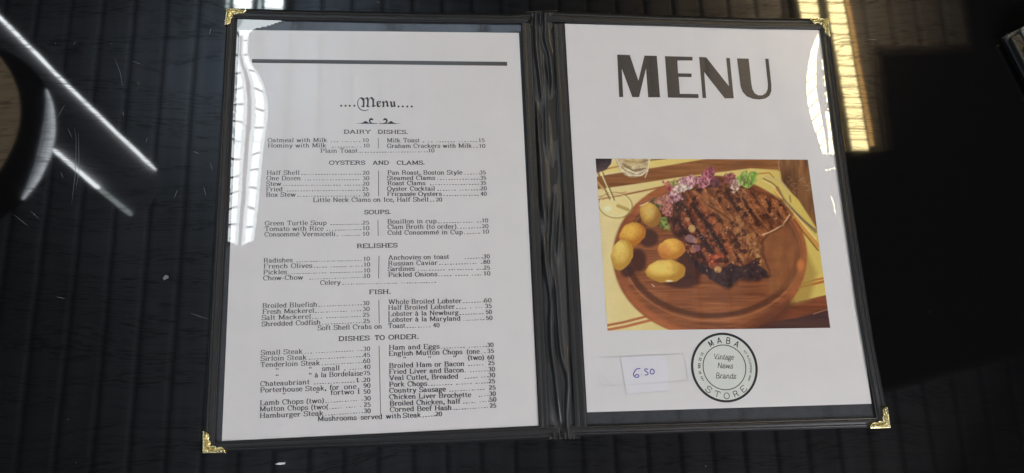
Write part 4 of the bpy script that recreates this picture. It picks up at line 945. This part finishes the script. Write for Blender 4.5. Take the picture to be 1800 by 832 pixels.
# fork
for pts, w, c in (([(1342, 314), (1356, 321), (1368, 331), (1375, 345)], 1.1, (120, 90, 56)), ([(1341, 318), (1358, 326), (1368, 340)], .8, (226, 204, 150)), ([(1346, 310), (1366, 316), (1380, 328), (1388, 344)], 1.2, (190, 170, 130)), ([(1366, 330), (1378, 352), (1398, 374), (1434, 408)], 2.4, (138, 110, 78)), ([(1388, 345), (1390, 355)], 1.2, (140, 110, 80)),
                  ([(1364, 336), (1380, 362), (1400, 386), (1418, 410), (1438, 432)], 3.4, (198, 140, 70)), ([(1362, 334), (1384, 362), (1402, 382), (1434, 420)], .9, (238, 206, 140)), ([(1396, 385), (1412, 408), (1438, 440)], 1.2, (118, 70, 38)), ([(1392, 366), (1412, 388), (1434, 404)], .8, (96, 84, 76))): paint(sd_line(pts) - w, c, .9, .9)
# steak
ST = [(1190, 342), (1205, 335), (1222, 331), (1263, 318), (1284, 328), (1309, 332), (1340, 341), (1374, 353), (1390, 377), (1374, 398), (1348, 411), (1338, 425), (1341, 450), (1347, 470), (1352, 484), (1332, 493), (1300, 491), (1278, 507), (1258, 492), (1232, 474), (1210, 450), (1196, 425), (1182, 405), (1178, 380), (1182, 360)]
jx = X + 6 * (fb(9, 9, 41) - .5); jy = Y + 6 * (fb(9, 9, 42) - .5)
ss = sd_poly(ST, jx, jy)
paint(ss - 2, (58, 34, 28), 4, .8)
fu = .57 * X + .82 * Y; fv = -.82 * X + .57 * Y
fib = fbm(fu / 22, fv / 5, 43, 5); spk = fbm(X / 2.6, Y / 2.6, 44, 3)
meat = mixc((80, 42, 30), (160, 98, 60), 2.0 * (fib - .22)); meat = meat * (.72 + .56 * spk)[:, None]
paint(ss, meat, 1)
left = np.clip((1262 - X) / 70 + (Y - 400) / 160 + .5 * (fb(18, 18, 45) - .5), 0, 1)
paint(ss + 1, mixc((52, 28, 28), (140, 74, 54), 2.4 * (fbm(fu / 10, fv / 6, 46, 4) - .28)), 2, .9 * left)
# grill marks: broken dark bands across the grain of the upper right
band = np.sin(2 * math.pi * (fv + 7 * (fb(22, 22, 47) - .5)) / 17.5); brk = fbm(fu / 15, fv / 9, 48, 3)
gm = np.clip((band - .15) * 2.2, 0, 1) * np.clip((brk - .40) * 7, 0, 1) * np.clip((X - 1206) / 16, 0, 1) * np.clip((418 - Y - .25 * (X - 1300)) / 22, 0, 1)
paint(ss + 2, (62, 36, 28), 2, .85 * gm)
paint(ss + 2, (206, 150, 100), 2, .45 * np.clip((-band - .35) * 2, 0, 1) * np.clip((fbm(X / 5, Y / 4, 49, 3) - .52) * 7, 0, 1))
for k, (a, b, c) in enumerate((((1203, 352), (1240, 410), (1268, 452)), ((1222, 352), (1258, 400), (1284, 444)), ((1192, 372), (1222, 420), (1248, 455)))):
    paint(np.maximum(sd_line([(a[0] + 6, a[1]), b, c]) - 5 + 5 * (fb(7, 7, 60 + k) - .5), ss + 2), mixc((120, 58, 40), (192, 110, 68), 2 * (fb(5, 5, 61 + k) - .25)), 2.5, .8)
    paint(sd_line([(a[0] - 6, a[1] + 8), (b[0] - 9, b[1] + 4), (c[0] - 8, c[1] + 2)]) - 3.4 + 5 * (fb(6, 6, 64 + k) - .5), (40, 26, 28), 1.8, .85)
    for i in range(26):
        t = random.random(); px_ = a[0] + (c[0] - a[0]) * t - 8 + random.uniform(-3, 3); py_ = a[1] + (c[1] - a[1]) * t + 6 + random.uniform(-4, 4)
        paint(el(px_, py_, random.uniform(.5, 1.2), random.uniform(.4, .8)), (170, 150, 150), .6, .55)
paint(np.maximum(sd_line([(1236, 352), (1268, 372), (1290, 392)]) - 9, ss), mixc((118, 68, 42), (176, 116, 70), 2 * (fbm(fu / 9, fv / 3, 50, 4) - .25)), 6, .75)
paint(np.maximum(sd_line([(1246, 362), (1272, 378), (1292, 393)]) - 1.4, ss), (86, 52, 34), .9, .85)
paint(np.maximum(sd_line([(1300, 395), (1320, 430), (1325, 462)]) - 14, ss + 1), mixc((96, 54, 36), (184, 126, 78), 2.4 * (fb(5, 9, 51) - .28)), 5, .85)
paint(np.maximum(sd_line([(1328, 424), (1330, 446), (1343, 472)]) - 4, ss), mixc((120, 76, 46), (206, 154, 98), 2.2 * (fb(4, 5, 52) - .25)), 2, .85)
paint(sd_line([(1388, 378), (1376, 396), (1352, 409), (1340, 413)]) - 1.2, (222, 184, 140), .8, .9); paint(sd_line([(1384, 388), (1366, 405), (1346, 413)]) - .8, (110, 70, 46), .8, .7)
paint(np.maximum(el(1256, 456, 16, 9, -25), ss), (158, 66, 42), 3, .9); paint(el(1260, 452, 5, 3), (206, 116, 80), 2, .8)
paint(ss + 2, (54, 30, 26), 2, .8 * np.clip((fbm(X / 11, Y / 9, 58, 4) - .57) * 9, 0, 1))
paint(ss + 3, (44, 26, 24), 3, .7 * np.clip((1212 - X) / 26, 0, 1) * np.clip((fbm(X / 6, Y / 6, 59, 3) - .36) * 4, 0, 1))
low = sd_poly([(1206, 446), (1238, 466), (1262, 476), (1284, 462), (1306, 470), (1324, 458), (1340, 470), (1352, 485), (1330, 494), (1300, 490), (1280, 508), (1256, 494), (1226, 474)], jx, jy)
paint(low, mixc((40, 28, 32), (74, 52, 54), 1.6 * (fb(6, 6, 53) - .2)), 1.5, .95)
paint(el(1262, 474, 6.5, 6), (196, 146, 92), 1.2, .95)
for cx, cy, rx, ry, c in ((1216, 402, 6.5, 6.5, (206, 166, 108)), (1208, 386, 5, 4, (190, 130, 90)), (1221, 424, 4.5, 4, (196, 150, 100)), (1214, 420, 10, 7, (150, 112, 116)), (1224, 436, 8, 6, (146, 100, 106)), (1218, 440, 6, 5, (170, 110, 90))): paint(el(cx, cy, rx, ry, 20) + 2 * (fb(4, 4, 55) - .5), c, 1.2, .85)
paint(np.maximum(sd_poly([(1182, 350), (1204, 340), (1210, 352), (1194, 376), (1182, 392)], jx, jy), ss), mixc((48, 34, 34), (112, 70, 52), 1.8 * (fb(5, 5, 56) - .25)), 2, .85)
for i in range(170):
    x = random.uniform(1184, 1372); y = random.uniform(335, 488)
    paint(np.maximum(el(x, y, random.uniform(.6, 2.2), random.uniform(.5, 1.4), random.uniform(0, 180)), ss + 2), random.choice([(226, 190, 160), (60, 36, 28), (52, 32, 28), (210, 160, 120), (130, 116, 70)]), .7, .6)
# salad
paint(sd_poly([(1142, 352), (1152, 348), (1164, 357), (1170, 368), (1156, 372), (1146, 362)], jx, jy), mixc((56, 66, 40), (96, 104, 60), fb(5, 5, 61)), 1)
def leaf(cx, cy, rx, ry, ang, c0, c1, seed, veins=4, vc=(236, 208, 206)):
    c0 = np.asarray(c0) * .58 + np.array([116, 88, 88]) * .42 if c0[1] < c0[0] else c0; c1 = np.asarray(c1) * .78 + np.array([196, 176, 168]) * .22
    sdl = el(cx, cy, rx * 1.12, ry * 1.12, ang) + 9 * (fb(5, 5, seed, 3) - .5); paint(sdl, mixc(c0, c1, 3.0 * (fb(3.2, 4.5, seed + 1, 3) - .33)), .8); paint(sdl + 1, (70, 30, 40), 1.2, .5 * np.clip((fb(4, 4, seed + 2) - .56) * 8, 0, 1))
    a = R(ang)
    for i in range(veins):
        o = (i + .5) / veins * 2 - 1; x0 = cx + o * rx * math.cos(a); y0 = cy + o * rx * math.sin(a)
        paint(np.maximum(sd_line([(x0 + ry * .7 * math.sin(a), y0 - ry * .7 * math.cos(a)), (x0 - 2, y0), (x0 - ry * .6 * math.sin(a) + 2, y0 + ry * .7 * math.cos(a))]) - .4 + 1.6 * (fb(3, 3, seed + 3) - .5), sdl), vc, .7, .5)
leaf(1182, 347, 17, 10, -20, (160, 84, 100), (232, 204, 200), 62); leaf(1164, 352, 12, 7, -30, (170, 96, 78), (196, 130, 100), 64, 2)
leaf(1178, 328, 12, 7, 30, (150, 40, 50), (196, 84, 80), 66, 2); leaf(1200, 328, 15, 9, -10, (214, 180, 160), (240, 226, 206), 68, 3)
leaf(1214, 318, 18, 8, -5, (176, 90, 112), (228, 176, 180), 70, 6); leaf(1240, 318, 15, 10, -20, (140, 52, 76), (206, 120, 136), 72, 5); leaf(1246, 305, 11, 8, -35, (122, 36, 56), (176, 76, 92), 74, 3)
leaf(1258, 322, 9, 8, 0, (66, 30, 38), (96, 44, 48), 76, 0); leaf(1282, 313, 10, 9, 60, (122, 46, 44), (170, 84, 76), 78, 3); leaf(1293, 326, 8, 11, 20, (176, 120, 104), (236, 214, 190), 80, 2)
leaf(1172, 367, 9, 12, 0, (150, 70, 66), (190, 110, 92), 82, 2); leaf(1312, 316, 14, 13, 10, (112, 150, 58), (158, 186, 86), 84, 4, (96, 128, 50)); leaf(1325, 306, 6, 5, -40, (120, 160, 60), (160, 190, 90), 85, 0)
leaf(1166, 392, 12, 8, 50, (70, 92, 36), (132, 146, 62), 86, 4, (176, 186, 110)); leaf(1184, 322, 6, 4, 0, (140, 150, 70), (170, 170, 90), 88, 0)
# potatoes
for cx, cy, rx, ry, ang, c0, c1 in ((1143, 378, 18, 22, -25, (164, 120, 60), (224, 186, 100)), (1112, 412, 24, 20, -35, (190, 128, 52), (234, 192, 96)), (1093, 448, 19, 27, 15, (196, 158, 72), (234, 208, 120)), (1181, 438, 24, 18, -10, (198, 138, 62), (238, 194, 98)), (1171, 477, 35, 20, -3, (192, 150, 64), (236, 206, 116))):
    sp = el(cx, cy, rx, ry, ang) + 4 * (fb(9, 9, 91) - .5); sh = np.hypot((X - cx + rx * .25) / rx, (Y - cy + ry * .35) / ry)
    paint(sp, mixc(np.asarray(c1) * np.array([1, .97, .9]), np.asarray(c0) * np.array([.94, .88, .8]), sh ** 2 * .95 + .5 * (fb(8, 8, 92) - .5)), .9)
    for i in range(11):
        a = random.uniform(0, 6.28); r = random.random() ** .5 * .8
        paint(el(cx + rx * r * math.cos(a), cy + ry * r * math.sin(a), .7, .6), (140, 104, 50), .6, .5)
paint(el(1168, 441, 11, 12), (190, 100, 60), 5, .42); paint(el(1143, 372, 7, 7), (196, 178, 120), 4, .5); paint(sd_line([(1125, 362), (1131, 360), (1139, 356)]) - .8, (240, 232, 200), .6, .8)
paint(el(1176, 494, 6, 1.6), (250, 244, 220), .8, .8); paint(sd_line([(1146, 500), (1150, 504)]) - .8, (240, 220, 190), .7, .7)
IMG = IMG + 7 * (fbm(X / 1.6, Y / 1.6, 97, 2) - .5)[:, None]
ALB = np.clip(lin(np.clip(IMG, 8, 250)) * 1.16, .004, .9)
V = P(X, Y, ZI); f = flipfix(V, gridfaces(nu, nv)); me = mesh('picture', V, f)
at = me.color_attributes.new('print', 'FLOAT_COLOR', 'POINT'); at.data.foreach_set('color', np.concatenate([ALB, np.ones((len(ALB), 1))], 1).astype(np.float32).ravel())
add_film(me, Q)
pm, nt, b = mat('colour_print', (.5, .5, .5), .6); a = N(nt, 'ShaderNodeAttribute', attribute_name='print'); L(nt, a.outputs['Color'], b.inputs['Base Color']); film(nt, b)
link('food_photograph', me, pm, page_r)

# ------------------------------------------------------------------ second folder at the right edge
f2p = P(1768, 62, 0)
fo2 = empty('menu_folder', (f2p[0], f2p[1], ZT), 'closed black menu folder, only its corner showing at the right edge of the table', 'menu folder')
ca, cb = np.array([34, -17.]), np.array([30, 58.])
def K2(a, b): return (1768 + ca[0] * a + cb[0] * b, 62 + ca[1] * a + cb[1] * b)
def leafslab(name, a0, b0, z0, z1, m, ext=(6, 5), round_=0.12):
    pts = [K2(a0 + round_, b0), K2(a0 + ext[0], b0), K2(a0 + ext[0], b0 + ext[1]), K2(a0, b0 + ext[1]), K2(a0, b0 + round_), K2(a0 + .03, b0 + .03)]
    me = slab([tuple(P(x_, y_, z1)[:2]) for x_, y_ in pts], z0, z1); bm = bmesh.new(); bm.from_mesh(me)
    bmesh.ops.bevel(bm, geom=[e for e in bm.edges if abs(e.verts[0].co.z - e.verts[1].co.z) < 1e-6 and e.verts[0].co.z > (z0 + z1) / 2], offset=min(.0012, (z1 - z0) * .4), segments=2, profile=.5, affect='EDGES'); bm.to_mesh(me); bm.free()
    o = link(name, me, m); keep(o, fo2); return o
WHITEP, _, _ = mat('plain_paper', (.55, .55, .55), .7); GREYF = vinyl('grey_vinyl_edge', (0.10, 0.105, 0.115), .4)
leafslab('cover_board', 0, 0, ZT + .0003, ZT + .0035, GREYF)
leafslab('paper_sheet', .30, .16, ZT + .0036, ZT + .0042, VINYL)
leafslab('cover_board', .16, .10, ZT + .0050, ZT + .0090, VINYL)
leafslab('binding_strip', .72, .0, ZT + .0092, ZT + .0106, GREYF)
leafslab('binding_strip', 1.2, -.12, ZT + .0108, ZT + .0122, VINYL)
V, Fc = [], []
q0 = [(.62, .50), (.80, .46), (.83, .86), (.98, 1.18), (.88, 1.2), (.70, .92)]
pts = [K2(a, b) for a, b in q0]
me = slab([tuple(P(x_, y_, ZT + .0128)[:2]) for x_, y_ in pts], ZT + .0107, ZT + .0128); keep(link('metal_corner', me, GOLD), fo2)

# ------------------------------------------------------------------ crumbs on the table
CR, _, _ = mat('grey_flake', (.2, .2, .195), .8); WH, _, _ = mat('white_fleck', (.75, .75, .75), .8)
def flake(label, x, y, pts, m):
    me = slab([tuple(P(x + a, y + b, ZT)[:2]) for a, b in pts], ZT + .0001, ZT + .0009)
    o = link('crumb', me, m); o['label'] = label; o['category'] = 'crumb'
flake('small grey crumb on the bare table left of the folder', 292, 488, [(-5, 2), (-1, -4), (4, -3), (5, 1), (0, 3), (-3, 5)], CR)
flake('tiny white fleck on the table below the folder\'s lower left edge', 493, 815, [(-9, 1), (-3, -1.5), (9, -2), (8, 1), (0, 2)], WH)
